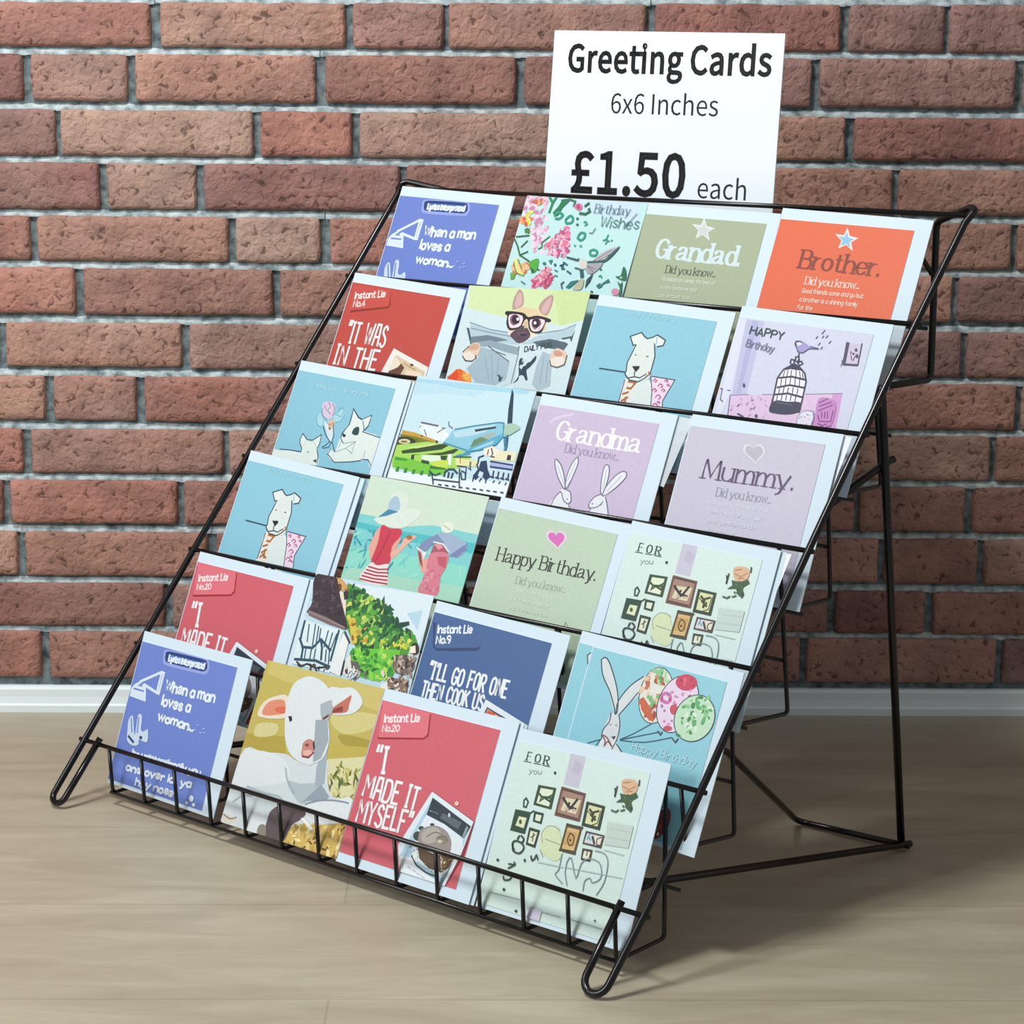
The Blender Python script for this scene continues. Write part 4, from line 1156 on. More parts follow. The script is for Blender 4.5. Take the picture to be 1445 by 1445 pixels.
BRICKS = """-10928 -10032 7072 7494
-9960 -8078 7073 7502
-8006 -7106 7075 7510
-7034 -5144 7077 7519
-5072 -4169 7079 7527
-4096 -2286 7081 7535
-2199 -290 7084 7546
-224 721 7086 7555
765 2799 7088 7563
2887 4809 7090 7575
4889 5886 7092 7584
5930 7875 7094 7593
7948 9898 7097 7604
9972 10931 7099 7613
11004 12963 7101 7622
13037 13999 7103 7630
14073 16039 7105 7639
-11301 -9415 6529 6996
-9343 -8441 6529 7000
-8368 -6474 6529 7005
-6401 -5496 6529 7009
-5423 -3608 6529 7013
-3536 -2532 6530 7017
-2466 -600 6530 7022
-512 1469 6530 7027
1549 2575 6530 7032
2641 4528 6530 7036
4609 6648 6530 7042
6729 8686 6531 7048
8760 9722 6531 7053
9796 11761 6531 7057
11835 12801 6531 7062
12875 14849 6531 7066
14923 15893 6531 7071
-11023 -9127 5963 6469
-9055 -8148 5965 6466
-8076 -6172 5967 6464
-6099 -5189 5969 6462
-5116 -3292 5971 6459
-3248 -1250 5974 6456
-1184 -231 5976 6454
-157 1835 5978 6451
1894 3899 5981 6448
3958 4904 5983 6445
4985 6948 5985 6443
7022 7987 5987 6440
8061 10032 5989 6438
10107 11076 5991 6435
11151 13131 5993 6433
13206 14179 5995 6431
14254 16243 5997 6428
-11607 -10700 5417 5917
-10627 -8721 5419 5917
-8648 -7737 5420 5916
-7664 -5750 5422 5916
-5677 -4762 5423 5915
-4688 -2854 5424 5915
-2788 -1847 5426 5914
-1781 268 5427 5914
327 2300 5429 5913
2366 3314 5431 5912
3381 5415 5432 5912
5474 7447 5434 5911
7522 9500 5436 5910
9575 10548 5438 5910
10622 12610 5439 5909
12685 13662 5441 5909
13737 15733 5442 5908
-11394 -9481 4907 5372
-9408 -8494 4903 5370
-8420 -6499 4899 5369
-6426 -5507 4895 5368
-5434 -3593 4891 5367
-3526 -1525 4885 5366
-1459 -563 4881 5365
-474 1580 4877 5363
1647 3663 4871 5362
3730 4655 4867 5361
4722 6694 4862 5360
6754 8740 4857 5358
8815 9791 4852 5357
9866 11861 4848 5356
11936 12917 4844 5355
12992 14995 4840 5354
15071 16056 4835 5352
-10979 -9056 4345 4847
-8983 -8063 4341 4843
-7990 -6059 4338 4838
-5985 -5062 4334 4834
-4988 -3137 4331 4830
-3063 -1066 4326 4824
-999 862 4322 4819
914 2093 4318 4815
2145 4157 4314 4810
4225 6100 4309 4804
6153 8147 4305 4799
8222 9202 4301 4794
9278 11280 4298 4790
11356 12341 4294 4786
12417 14428 4290 4781
14504 15493 4287 4777
-12923 -10997 3827 4290
-10923 -10002 3817 4283
-9928 -7994 3808 4277
-7920 -6995 3799 4271
-6921 -4977 3790 4265
-4903 -3974 3781 4259
-3899 -2037 3772 4253
-1962 18 3759 4245
78 954 3750 4239
1006 3205 3741 4233
3281 5276 3727 4224
5336 6219 3718 4218
6272 8276 3709 4212
8352 9337 3700 4205
9413 11426 3690 4199
11502 12492 3680 4193
12568 14591 3671 4186
14667 15662 3661 4180
-11407 -9467 3232 3716
-9393 -8465 3224 3711
-8391 -6442 3217 3705
-6368 -5436 3210 3700
-5361 -3494 3203 3694
-3412 -2528 3196 3689
-2453 -450 3188 3684
-390 1536 3178 3676
1596 2713 3171 3671
2788 4829 3163 3665
4890 6831 3153 3657
6892 8907 3143 3650
8983 9974 3135 3644
10050 12075 3128 3638
12151 13147 3120 3633
13223 15257 3112 3627
15334 16334 3105 3621
-11695 -9746 2657 3138
-9672 -8740 2652 3135
-8665 -6708 2646 3131
-6633 -5697 2641 3127
-5622 -3746 2635 3124
-3671 -1616 2628 3119
-1564 452 2621 3114
527 1511 2615 3111
1572 3634 2610 3107
3695 4584 2604 3103
4660 6586 2599 3100
6640 8663 2592 3095
8740 9735 2586 3091
9812 11844 2580 3088
11921 12921 2575 3084
12998 15040 2569 3080
15117 16121 2563 3076
-11960 -10003 2119 2590
-9928 -8992 2111 2586
-8917 -6951 2104 2582
-6876 -5936 2097 2577
-5861 -3977 2090 2573
-3909 -2118 2080 2568
-2057 72 2071 2563
148 1212 2063 2558
1272 3267 2055 2554
3328 5153 2046 2548
5191 6339 2038 2544
6416 8448 2030 2539
8525 9524 2023 2535
9601 11643 2015 2531
11720 12724 2007 2526
12801 14852 1999 2522
14930 15938 1992 2518
-11861 -9894 1538 2028
-9819 -8879 1531 2023
-8803 -6828 1524 2018
-6752 -5808 1517 2013
-5732 -3839 1511 2009
-3770 -1803 1502 2002
-1719 -768 1495 1998
-692 1292 1489 1993
1353 3434 1480 1986
3495 5429 1471 1980
5491 6506 1464 1975
6567 8610 1457 1970
8687 9691 1450 1965
9769 11821 1443 1960
11898 12907 1436 1955
12985 15046 1429 1950
15124 16137 1422 1945
-11375 -10432 996 1482
-10357 -8377 987 1474
-8301 -7354 979 1465
-7278 -5289 970 1457
-5213 -4262 961 1449
-4186 -2280 953 1441
-2203 -161 941 1431
-85 912 932 1422
989 3063 923 1414
3125 4905 912 1403
4974 5963 904 1396
6040 8091 895 1387
8169 10226 883 1376
10304 11316 874 1367
11394 13461 865 1359
13539 14556 855 1350
14634 16711 846 1342
-11724 -9738 392 935
-9662 -8713 388 929
-8637 -6643 384 923
-6567 -5613 380 917
-5537 -3625 376 911
-3549 -1471 371 903
-1409 -395 367 896
-318 1762 363 890
1824 3616 357 882
3693 4614 354 876
4684 6763 350 870
6826 8888 344 862
8966 9980 340 856
10058 12129 336 849
12208 13226 332 843
13305 15386 327 836
15464 16488 323 830
-11449 -9399 7711 8166
-9324 -8339 7711 8166
-8264 -7279 7711 8166
-7204 -6219 7711 8166
-6144 -4094 7711 8166
-4019 -1969 7711 8166
-1894 156 7711 8166
231 2281 7711 8166
2356 4406 7711 8166
4481 6531 7711 8166
6606 8656 7711 8166
8731 10781 7711 8166
10856 11841 7711 8166
11916 12901 7711 8166
12976 13961 7711 8166
-11855 -9805 8238 8693
-9730 -8745 8238 8693
-8670 -6620 8238 8693
-6545 -4495 8238 8693
-4420 -2370 8238 8693
-2295 -245 8238 8693
-170 1880 8238 8693
1955 4005 8238 8693
4080 5065 8238 8693
5140 7190 8238 8693
7265 9315 8238 8693
9390 11440 8238 8693
11515 12500 8238 8693
12575 14625 8238 8693
-11447 -9397 8765 9220
-9322 -8337 8765 9220
-8262 -6212 8765 9220
-6137 -5152 8765 9220
-5077 -3027 8765 9220
-2952 -1967 8765 9220
-1892 158 8765 9220
233 1218 8765 9220
1293 3343 8765 9220
3418 5468 8765 9220
5543 7593 8765 9220
7668 9718 8765 9220
9793 10778 8765 9220
10853 11838 8765 9220
11913 13963 8765 9220
-11675 -9625 9292 9747
-9550 -7500 9292 9747
-7425 -6440 9292 9747
-6365 -4315 9292 9747
-4240 -3255 9292 9747
-3180 -2195 9292 9747
-2120 -70 9292 9747
5 2055 9292 9747
2130 4180 9292 9747
4255 6305 9292 9747
6380 8430 9292 9747
8505 10555 9292 9747
10630 12680 9292 9747
12755 14805 9292 9747
-11437 -10452 9819 10274
-10377 -9392 9819 10274
-9317 -8332 9819 10274
-8257 -7272 9819 10274
-7197 -6212 9819 10274
-6137 -5152 9819 10274
-5077 -3027 9819 10274
-2952 -902 9819 10274
-827 158 9819 10274
233 2283 9819 10274
2358 4408 9819 10274
4483 6533 9819 10274
6608 7593 9819 10274
7668 9718 9819 10274
9793 11843 9819 10274
11918 12903 9819 10274
12978 15028 9819 10274
-11307 -9257 10346 10801
-9182 -8197 10346 10801
-8122 -7137 10346 10801
-7062 -5012 10346 10801
-4937 -3952 10346 10801
-3877 -2892 10346 10801
-2817 -1832 10346 10801
-1757 293 10346 10801
368 2418 10346 10801
2493 3478 10346 10801
3553 4538 10346 10801
4613 6663 10346 10801
6738 8788 10346 10801
8863 10913 10346 10801
10988 11973 10346 10801
12048 13033 10346 10801
13108 15158 10346 10801
-11478 -9428 10873 11328
-9353 -7303 10873 11328
-7228 -6243 10873 11328
-6168 -5183 10873 11328
-5108 -4123 10873 11328
-4048 -1998 10873 11328
-1923 -938 10873 11328
-863 122 10873 11328
197 1182 10873 11328
1257 2242 10873 11328
2317 3302 10873 11328
3377 4362 10873 11328
4437 5422 10873 11328
5497 6482 10873 11328
6557 8607 10873 11328
8682 10732 10873 11328
10807 12857 10873 11328
12932 14982 10873 11328
-11010 -8960 11400 11855
-8885 -6835 11400 11855
-6760 -4710 11400 11855
-4635 -3650 11400 11855
-3575 -1525 11400 11855
-1450 600 11400 11855
675 2725 11400 11855
2800 3785 11400 11855
3860 5910 11400 11855
5985 8035 11400 11855
8110 9095 11400 11855
9170 10155 11400 11855
10230 11215 11400 11855
11290 12275 11400 11855
12350 13335 11400 11855
13410 15460 11400 11855
-11520 -10535 11927 12382
-10460 -9475 11927 12382
-9400 -8415 11927 12382
-8340 -6290 11927 12382
-6215 -5230 11927 12382
-5155 -4170 11927 12382
-4095 -2045 11927 12382
-1970 80 11927 12382
155 2205 11927 12382
2280 3265 11927 12382
3340 5390 11927 12382
5465 6450 11927 12382
6525 8575 11927 12382
8650 10700 11927 12382
10775 12825 11927 12382
12900 14950 11927 12382
-11797 -9747 12454 12909
-9672 -8687 12454 12909
-8612 -7627 12454 12909
-7552 -6567 12454 12909
-6492 -4442 12454 12909
-4367 -2317 12454 12909
-2242 -1257 12454 12909
-1182 -197 12454 12909
-122 1928 12454 12909
2003 2988 12454 12909
3063 4048 12454 12909
4123 6173 12454 12909
6248 7233 12454 12909
7308 9358 12454 12909
9433 11483 12454 12909
11558 12543 12454 12909
12618 13603 12454 12909
13678 15728 12454 12909"""

SIGN_GLYPHS = '''b. 379 190,172 144,160 112,127 100,76 112,27 144,-6 190,-18 235,-6 267,27 280,76 267,127 235,160
b0 757 379,1018 214,961 106,791 68,503 106,213 214,40 379,-18 544,40 652,213 690,503 652,791 544,961/279,877 379,920 479,877 546,741 570,503 546,264 479,127 379,83 279,127 213,264 188,503 213,741
b1 757 372,1000 314,971 246,948 165,929 165,850 344,850 344,104 120,104 120,0 668,0 668,104 468,104 468,1000
b5 757 150,1000 117,533 184,491 238,523 290,543 351,550 460,523 532,445 558,322 529,196 453,115 345,86 242,102 162,142 100,196 37,115 115,51 220,2 357,-18 517,23 637,139 685,325 643,506 535,610 383,644 328,639 279,626 233,604 259,894 636,894 636,1000
bC 870 523,1018 295,955 138,777 79,499 136,221 291,44 514,-18 634,-1 735,48 821,126 752,206 684,145 608,106 520,93 354,143 247,285 209,503 249,719 358,858 524,907 603,895 671,862 729,813 797,895 727,955 635,1000
bG 940 538,1018 301,955 139,777 79,499 138,221 297,44 531,-18 656,-3 760,38 839,98 839,518 510,518 510,413 723,413 723,151 675,120 612,100 543,93 361,143 248,285 209,503 250,719 366,858 542,907 631,894 701,861 757,813 825,895 756,953 661,999
ba 768 402,760 289,744 190,708 112,663 160,577 224,615 299,644 382,656 476,629 522,560 535,469 277,418 128,328 80,192 109,78 185,7 296,-18 385,-3 467,35 542,89 546,89 557,0 659,0 659,456 633,616 550,722/337,346 535,386 535,180 466,126 400,94 332,83 265,95 218,133 201,201 232,285
bd 846 595,1086 595,801 602,674 538,720 471,749 393,760 235,712 118,578 72,370 110,160 216,28 378,-18 463,-3 539,35 603,87 607,87 618,0 720,0 720,1086/415,655 475,647 534,622 595,577 595,188 534,132 471,98 405,87 295,121 225,218 201,371 230,520 306,619
be 756 402,760 241,712 119,578 71,370 119,161 246,28 426,-18 519,-8 599,19 668,57 625,141 568,109 507,89 439,82 315,114 230,204 194,341 693,341 696,362 698,386 698,412 664,596 563,717/307,633 405,660 504,634 567,556 589,430 192,430 231,555
bg 769 374,760 236,727 136,636 97,495 111,413 147,345 194,296 194,291 155,256 124,210 112,153 121,100 144,60 179,31 179,25 119,-23 82,-81 70,-143 109,-251 216,-318 375,-341 574,-305 704,-212 750,-85 721,16 635,73 492,91 347,91 269,102 228,130 217,172 223,208 240,236 265,261 300,247 337,238 374,235 512,266 609,355 645,492 638,553 617,605 585,645 737,645 737,741 479,741 449,751 414,757/295,648 374,668 454,648 511,589 532,495 510,402 453,341 374,319 296,341 239,402 217,495 238,589/477,-11 560,-20 610,-50 628,-105 599,-178 517,-233 393,-255 277,-239 204,-194 179,-126 186,-83 211,-40 254,0 287,-6 320,-10 349,-11
bi 375 126,741 126,0 251,0 251,741/188,1057 145,1047 117,1019 106,977 117,933 145,904 188,894 232,904 261,933 271,977 261,1019 232,1047
bn 832 491,760 397,743 316,697 243,633 240,633 228,741 126,741 126,0 251,0 251,538 319,600 383,638 453,651 533,630 579,566 593,453 593,0 718,0 718,469 693,628 619,726
br 529 453,760 374,741 302,688 243,606 240,606 228,741 126,741 126,0 251,0 251,476 307,576 372,631 437,648 464,647 486,643 509,636 532,744 509,753 483,758
bs 638 340,760 201,731 115,656 85,550 117,446 198,380 300,336 380,303 444,258 469,195 453,137 405,95 323,79 242,90 170,121 104,168 44,85 123,32 217,-4 319,-18 467,13 557,92 588,202 554,314 469,382 363,427 285,459 226,498 203,555 218,609 264,648 341,663 402,654 457,631 509,598 569,675 505,718 427,748
bt 514 168,950 154,741 37,734 37,640 147,640 147,229 167,99 233,13 357,-18 404,-14 451,-4 495,10 471,104 444,94 415,86 386,83 318,100 282,148 271,225 271,640 473,640 473,741 271,741 271,950
b£ 757 453,990 304,956 206,861 171,712 177,647 191,584 210,520 183,520 80,514 80,435 233,435 238,407 242,379 243,351 224,241 170,147 82,76 82,0 690,0 690,108 262,108 262,113 313,178 344,254 355,349 354,379 351,407 347,435 572,435 572,520 327,520 310,583 296,645 291,707 311,801 368,864 461,887 523,877 574,848 617,806 689,876 628,935 550,976
r6 757 446,1018 264,965 129,792 76,477 121,202 239,37 411,-18 554,23 658,137 698,307 664,482 568,586 420,621 341,606 262,565 194,501 232,746 324,877 452,915 511,906 565,879 610,839 681,915 618,969 541,1005/334,516 400,528 500,501 560,424 580,307 557,188 497,109 411,80 302,118 230,226 196,401 265,475
rI 400 138,1000 138,0 263,0 263,1000
ra 768 402,760 289,744 190,708 112,663 160,577 224,615 299,644 382,656 476,629 522,560 535,469 277,418 128,328 80,192 109,78 185,7 296,-18 385,-3 467,35 542,89 546,89 557,0 659,0 659,456 633,616 550,722/337,346 535,386 535,180 466,126 400,94 332,83 265,95 218,133 201,201 232,285
rc 696 427,760 250,714 121,581 71,370 117,160 240,28 417,-18 504,-6 585,26 658,75 603,160 552,122 494,96 428,86 308,122 228,220 199,370 230,519 312,619 432,655 487,647 536,624 580,591 643,673 585,716 514,748
re 756 402,760 241,712 119,578 71,370 119,161 246,28 426,-18 519,-8 599,19 668,57 625,141 568,109 507,89 439,82 315,114 230,204 194,341 693,341 696,362 698,386 698,412 664,596 563,717/307,633 405,660 504,634 567,556 589,430 192,430 231,555
rh 828 126,1086 126,0 251,0 251,538 319,600 383,638 453,651 533,630 579,566 593,453 593,0 718,0 718,469 693,628 619,726 491,760 398,743 317,698 246,636 251,789 251,1086
rn 832 491,760 397,743 316,697 243,633 240,633 228,741 126,741 126,0 251,0 251,538 319,600 383,638 453,651 533,630 579,566 593,453 593,0 718,0 718,469 693,628 619,726
rs 638 340,760 201,731 115,656 85,550 117,446 198,380 300,336 380,303 444,258 469,195 453,137 405,95 323,79 242,90 170,121 104,168 44,85 123,32 217,-4 319,-18 467,13 557,92 588,202 554,314 469,382 363,427 285,459 226,498 203,555 218,609 264,648 341,663 402,654 457,631 509,598 569,675 505,718 427,748
rx 679 40,741 265,386 20,0 151,0 251,173 301,262 326,306 333,306 361,262 388,218 413,173 523,0 659,0 415,374 640,741 510,741 419,578 396,537 375,496 353,454 347,454 297,537 274,578 175,741'''
# ------------------------------------------------------------------ setting: wall, floor, skirting
wall_m = Matrix((wt, Vector((0, 0, 1)), wn)).transposed().to_4x4()       # local x along the wall, y up, z out of the wall
wall_m.translation = Vector((0, W_Y, 0))

def build_wall():
    rnd = random.Random(7)
    V, F, C, MI = [], [], [], []
    # mortar bed
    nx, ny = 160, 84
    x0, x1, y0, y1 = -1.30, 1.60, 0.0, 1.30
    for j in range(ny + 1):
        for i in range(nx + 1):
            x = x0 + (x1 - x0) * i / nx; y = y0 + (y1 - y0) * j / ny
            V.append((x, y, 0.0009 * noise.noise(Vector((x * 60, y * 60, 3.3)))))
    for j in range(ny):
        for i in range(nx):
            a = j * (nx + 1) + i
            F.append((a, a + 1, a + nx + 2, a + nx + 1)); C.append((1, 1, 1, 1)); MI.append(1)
    tones = ['a17d70', 'a88273', '957066', 'a6776a', '8d716c', 'ae8a7a', '9b6e62', '8a645e', 'a98f82', '967872']
    for row in BRICKS.split('\n'):
        t0, t1, z0, z1 = [int(c) / 1e4 for c in row.split()]
        w, h = t1 - t0, z1 - z0
        c = lin(rnd.choice(tones)); k = rnd.uniform(0.9, 1.08)
        c = (c[0] * k * 1.03, c[1] * k * 0.95, c[2] * k * 0.92, 1)
        c2 = lin(rnd.choice(tones))
        def axis(length, step):
            n = max(2, int(round((length - 0.0076) / step)))
            return [0, 0.0012, 0.0038] + [0.0038 + (length - 0.0076) * i / n for i in range(1, n)] + [length - 0.0038, length - 0.0012, length]
        xs, ys = axis(w, 0.0065), axis(h, 0.0065)
        b = len(V); ph = rnd.random() * 50
        hh = rnd.uniform(0.0060, 0.0078)
        for j, y in enumerate(ys):
            for i, x in enumerate(xs):
                ex, ey = min(x, w - x), min(y, h - y)
                e = min(ex, ey)
                z = -0.0008 if e < 0.0005 else hh * (0.72 if e < 0.002 else 1.0)
                px, py = x, y
                R = 0.006
                if ex < R and ey < R:      # round the corners
                    dx, dy = R - ex, R - ey
                    d = math.hypot(dx, dy)
                    if d > R:
                        q = R / d
                        sx = 1 if x < w / 2 else -1; sy = 1 if y < h / 2 else -1
                        px += sx * dx * (1 - q); py += sy * dy * (1 - q)
                v = Vector((t0 + x, z0 + y, ph))
                n1 = noise.noise(v * 70); n2 = noise.noise(v * 70 + Vector((9, 4, 1))); n3 = noise.noise(v * 110); n4 = noise.noise(v * 25)
                px += 0.0011 * n1; py += 0.0011 * n2
                if e > 0.0005:
                    z += 0.0010 * n3 + 0.0009 * n4
                    if n1 + n2 < -0.75: z -= 0.0014
                V.append((t0 + px, z0 + py, z))
        nw = max(3, int(w / 0.006)); b2 = len(V)      # mortar struck back from the top of this brick to the underside of the next course
        for i in range(nw + 1):
            x = t0 - 0.004 + (w + 0.008) * i / nw
            q = noise.noise(Vector((x * 90, z1 * 50, 8.0))); q2 = noise.noise(Vector((x * 160, z1 * 50, 2.0)))
            V.append((x, z1 - 0.0022 + 0.0008 * q2, 0.0030)); V.append((x, z1 + 0.0010 + 0.0011 * q, 0.0034 + 0.0010 * q2)); V.append((x, z1 + 0.0044 + 0.0018 * q2, 0.0006 + 0.0012 * q)); V.append((x, z1 + 0.0066, -0.0015))
        for i in range(nw):
            for k_ in range(3):
                a = b2 + 4 * i + k_
                F.append((a, a + 4, a + 5, a + 1)); MI.append(2); C.append((1, 1, 1, 1))
        nxs = len(xs)
        for j in range(len(ys) - 1):
            for i in range(nxs - 1):
                a = b + j * nxs + i
                F.append((a, a + 1, a + nxs + 1, a + nxs)); MI.append(0)
                g = 0.5 + 0.9 * noise.noise(Vector((t0 + xs[i], z0 + ys[j], ph)) * 14)
                g = max(0.0, min(1.0, g)) * 0.55
                C.append(tuple(c[q] * (1 - g) + c2[q] * g for q in range(3)) + (1,))
    o = mesh_obj('wall_back', V, F, [brick_material(), mortar_material('mortar_shaded', '39454a', '7d8c90'), mortar_material('mortar_lit', '66757a', 'c3d0d2')], None, C, MI, True)  # shadow bands in the joints and lit ledges are put into the mortar colours
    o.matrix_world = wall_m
    tagged(o, 'rustic red brick wall with pale mortar behind the rack', 'wall', kind='structure')

def build_floor():
    v, f = box(-1.30, 1.60, -2.4, 0.0, -0.03, 0.0)
    o = mesh_obj('floor', v, f, [floor_material()])
    m = Matrix((wt, -wn, Vector((0, 0, 1)))).transposed().to_4x4()
    m.translation = Vector((0, W_Y, 0))
    o.matrix_world = m
    tagged(o, 'grey oak laminate floor in front of the brick wall', 'floor', kind='structure')

def build_skirting():
    prof = [(0.0, 0.0), (0.0105, 0.0), (0.0108, 0.0075), (0.0102, 0.0085), (0.0088, 0.0095), (0.0085, 0.0115), (0.0078, 0.017), (0.0078, 0.025), (0.0066, 0.0272), (0.0045, 0.0285), (0.0, 0.0287)]
    V, F = [], []
    for x in (-1.30, 1.60):
        for zo, y in prof:
            V.append((x, y, zo))
    n = len(prof)
    for i in range(n):
        F.append((i, (i + 1) % n, n + (i + 1) % n, n + i))
    F.append(tuple(reversed(range(n)))); F.append(tuple(n + i for i in range(n)))
    o = mesh_obj('baseboard_back', V, F, [M_TRIM])
    o.matrix_world = wall_m
    tagged(o, 'low white skirting board along the foot of the brick wall', 'skirting board', kind='structure')
build_wall(); build_floor(); build_skirting()

# ------------------------------------------------------------------ wire display stand
LIP = [(0.0424, 0.0575), (0.1044, 0.1414), (0.1670, 0.2262), (0.2300, 0.3115), (0.2941, 0.3982), (0.3565, 0.4828), (0.4202, 0.5690)]
TH = 0.934739
def rail(k): return LIP[k - 1]
def railpt(x0, sl, t): return (x0 + sl * t, t * math.cos(TH), t * math.sin(TH))
stand = empty('card_display_stand', Matrix.Translation((0.33, 0.2, 0)))
tagged(stand, 'black wire six tier tabletop rack standing on the laminate floor full of cards', 'display rack')
def rod(name, paths, r, bend=0.008, seg=8, label=None):
    V, F = [], []
    for p in paths:
        tube(fillet(p, bend), r, V, F, seg)
    off = Vector((0.33, 0.2, 0))
    V = [tuple(Vector(v) - off) for v in V]
    return mesh_obj(name, V, F, [M_WIRE], stand, smooth=True, label=label)
def lx(t): return -0.0085 + 0.0912 * t       # left rail
RX = [(0.0, 0.6580), (0.0141, 0.6590), (0.0714, 0.6652), (0.173, 0.6705), (0.282, 0.6743), (0.389, 0.6795), (0.493, 0.6862), (0.572, 0.6915), (0.6325, 0.6968), (0.683, 0.7000), (0.702, 0.7024), (0.80, 0.7100)]
def rx(t):                                   # right rail
    for (a, x0), (b, x1) in zip(RX, RX[1:]):
        if t <= b: return x0 + (x1 - x0) * (t - a) / (b - a)
    return RX[-1][1]
def tt(z): return z / math.sin(TH)
T_TOP = 0.708
def arc(cx, ct, r, a0, a1, n=10):
    return [(cx + r * math.cos(a0 + (a1 - a0) * i / n), ct + r * math.sin(a0 + (a1 - a0) * i / n)) for i in range(n + 1)]
def inplane(q): return [(x, t * math.cos(TH), t * math.sin(TH)) for x, t in q]
for sgn, fx, rr, xin in ((1, lx, 0.0088, 0.0176), (-1, rx, 0.0112, 0.6412)):
    c = fx(0.0155) + sgn * rr
    loop = [(xin, 0.0775)] + [(c + sgn * rr * math.cos(a), 0.0155 - rr * math.sin(a)) for a in [math.pi * i / 10 for i in range(11)]]
    path = inplane(loop) + inplane([(fx(0.02 + 0.68 * i / 12), 0.02 + 0.68 * i / 12) for i in range(1, 13)])
    xt = fx(T_TOP)
    # over the top and down behind the upper tray
    xv = 0.655 if sgn < 0 else xt + 0.078
    tail = [(xt + 0.004 * -sgn, 0.4235, 0.5735), (xt + 0.002 * sgn, 0.428, 0.5755), (xv, 0.4525, 0.5605), (xv, 0.4545, 0.4245), (xv, 0.372, 0.4262)]
    V, F = [], []
    tube(path + fillet([path[-1]] + tail, 0.008)[1:], 0.0031, V, F, 10)
    off = Vector((0.33, 0.2, 0))
    mesh_obj('side_rail', [tuple(Vector(v) - off) for v in V], F, [M_WIRE], stand, smooth=True)
ZB = [0.0125, 0.0820, 0.1680, 0.2540, 0.3400, 0.4245]
YB = [0.107, 0.1790, 0.2510, 0.3100, 0.3840, 0.4545]
for k in range(7):
    y, z = LIP[k]
    t = tt(z)
    rod('top_bar' if k == 6 else 'lip_wire', [[(lx(t) - 0.006, y, z), (rx(t) + 0.005, y, z)]], 0.0022)
for k in range(6):
    y, z = LIP[k]; zb, yb = ZB[k], YB[k]; ny, nz = LIP[k + 1]
    t = tt(zb)
    yf = y + (0.003 if k == 0 else 0.008)
    xl = 0.0348 if k == 0 else lx(tt(z)) + 0.024
    xr = 0.6373 if k == 0 else 0.652
    tip = [0.640, 0.661, 0.663, 0.671, 0.675, 0.668][k]
    zf = zb + [0.0, 0.008, 0.0065, 0.003, 0.002, 0.002][k]
    rod('tray_wire', [[(xl - 0.003, yf, zf), (tip, yf, zf)]], 0.0017)
    rod('tray_wire', [[(xl - 0.003, yb - 0.001, zb + 0.044), (0.652 if k == 0 else (0.660 if k == 4 else 0.650), yb - 0.001, zb + 0.044)]], 0.0017)
    n = 14 if k == 0 else 8
    for i in range(n):
        x = xl + (xr - xl) * i / (n - 1)
        if k == 5 and i == n - 1: continue
        yt, zt = (ny, nz) if k < 5 else (0.4525, 0.472)
        rod('post', [[(x, y, z), (x, yf, zf), (x, yb, zb), (x, yt, zt)]], 0.0018, 0.005, 6)
# hinged back legs with their braces
rod('back_leg', [[(0.678, 0.3343, 0.4326), (0.6567, 0.4381, 0.0042)]], 0.0036)
rod('back_leg', [[(0.098, 0.3343, 0.4326), (0.104, 0.4381, 0.0042)]], 0.0036)
rod('floor_brace', [[(0.662, 0.444, 0.0060), (0.612, 0.114, 0.0500), (0.611, 0.103, 0.0540), (0.611, 0.101, 0.0475)]], 0.0033, 0.003)
rod('floor_brace', [[(0.104, 0.444, 0.0060), (0.081, 0.114, 0.0500), (0.082, 0.103, 0.0540), (0.082, 0.101, 0.0475)]], 0.0033, 0.003)
rod('brace_hook', [[(0.613, 0.119, 0.0500), (0.575, 0.118, 0.0420), (0.575, 0.104, 0.0420), (0.616, 0.104, 0.0500), (0.616, 0.117, 0.0500)]], 0.0030, 0.004)
rod('rear_brace', [[(0.664, 0.4395, 0.0052), (0.5494, 0.4326, 0.0040), (0.610, 0.2234, 0.1344), (0.611, 0.200, 0.1400)]], 0.0030, 0.012)
rod('rear_brace', [[(0.100, 0.4395, 0.0052), (0.195, 0.4326, 0.0040), (0.104, 0.2234, 0.1344), (0.103, 0.200, 0.1400)]], 0.0030, 0.012)
rod('upper_brace', [[(0.6755, 0.3640, 0.3685), (0.6715, 0.3560, 0.3650), (0.650, 0.288, 0.3290)]], 0.0032, 0.002)
rod('corner_hook', [[(0.6555, 0.4480, 0.5160), (0.650, 0.4360, 0.5330), (0.640, 0.430, 0.5440)]], 0.0022, 0.004)

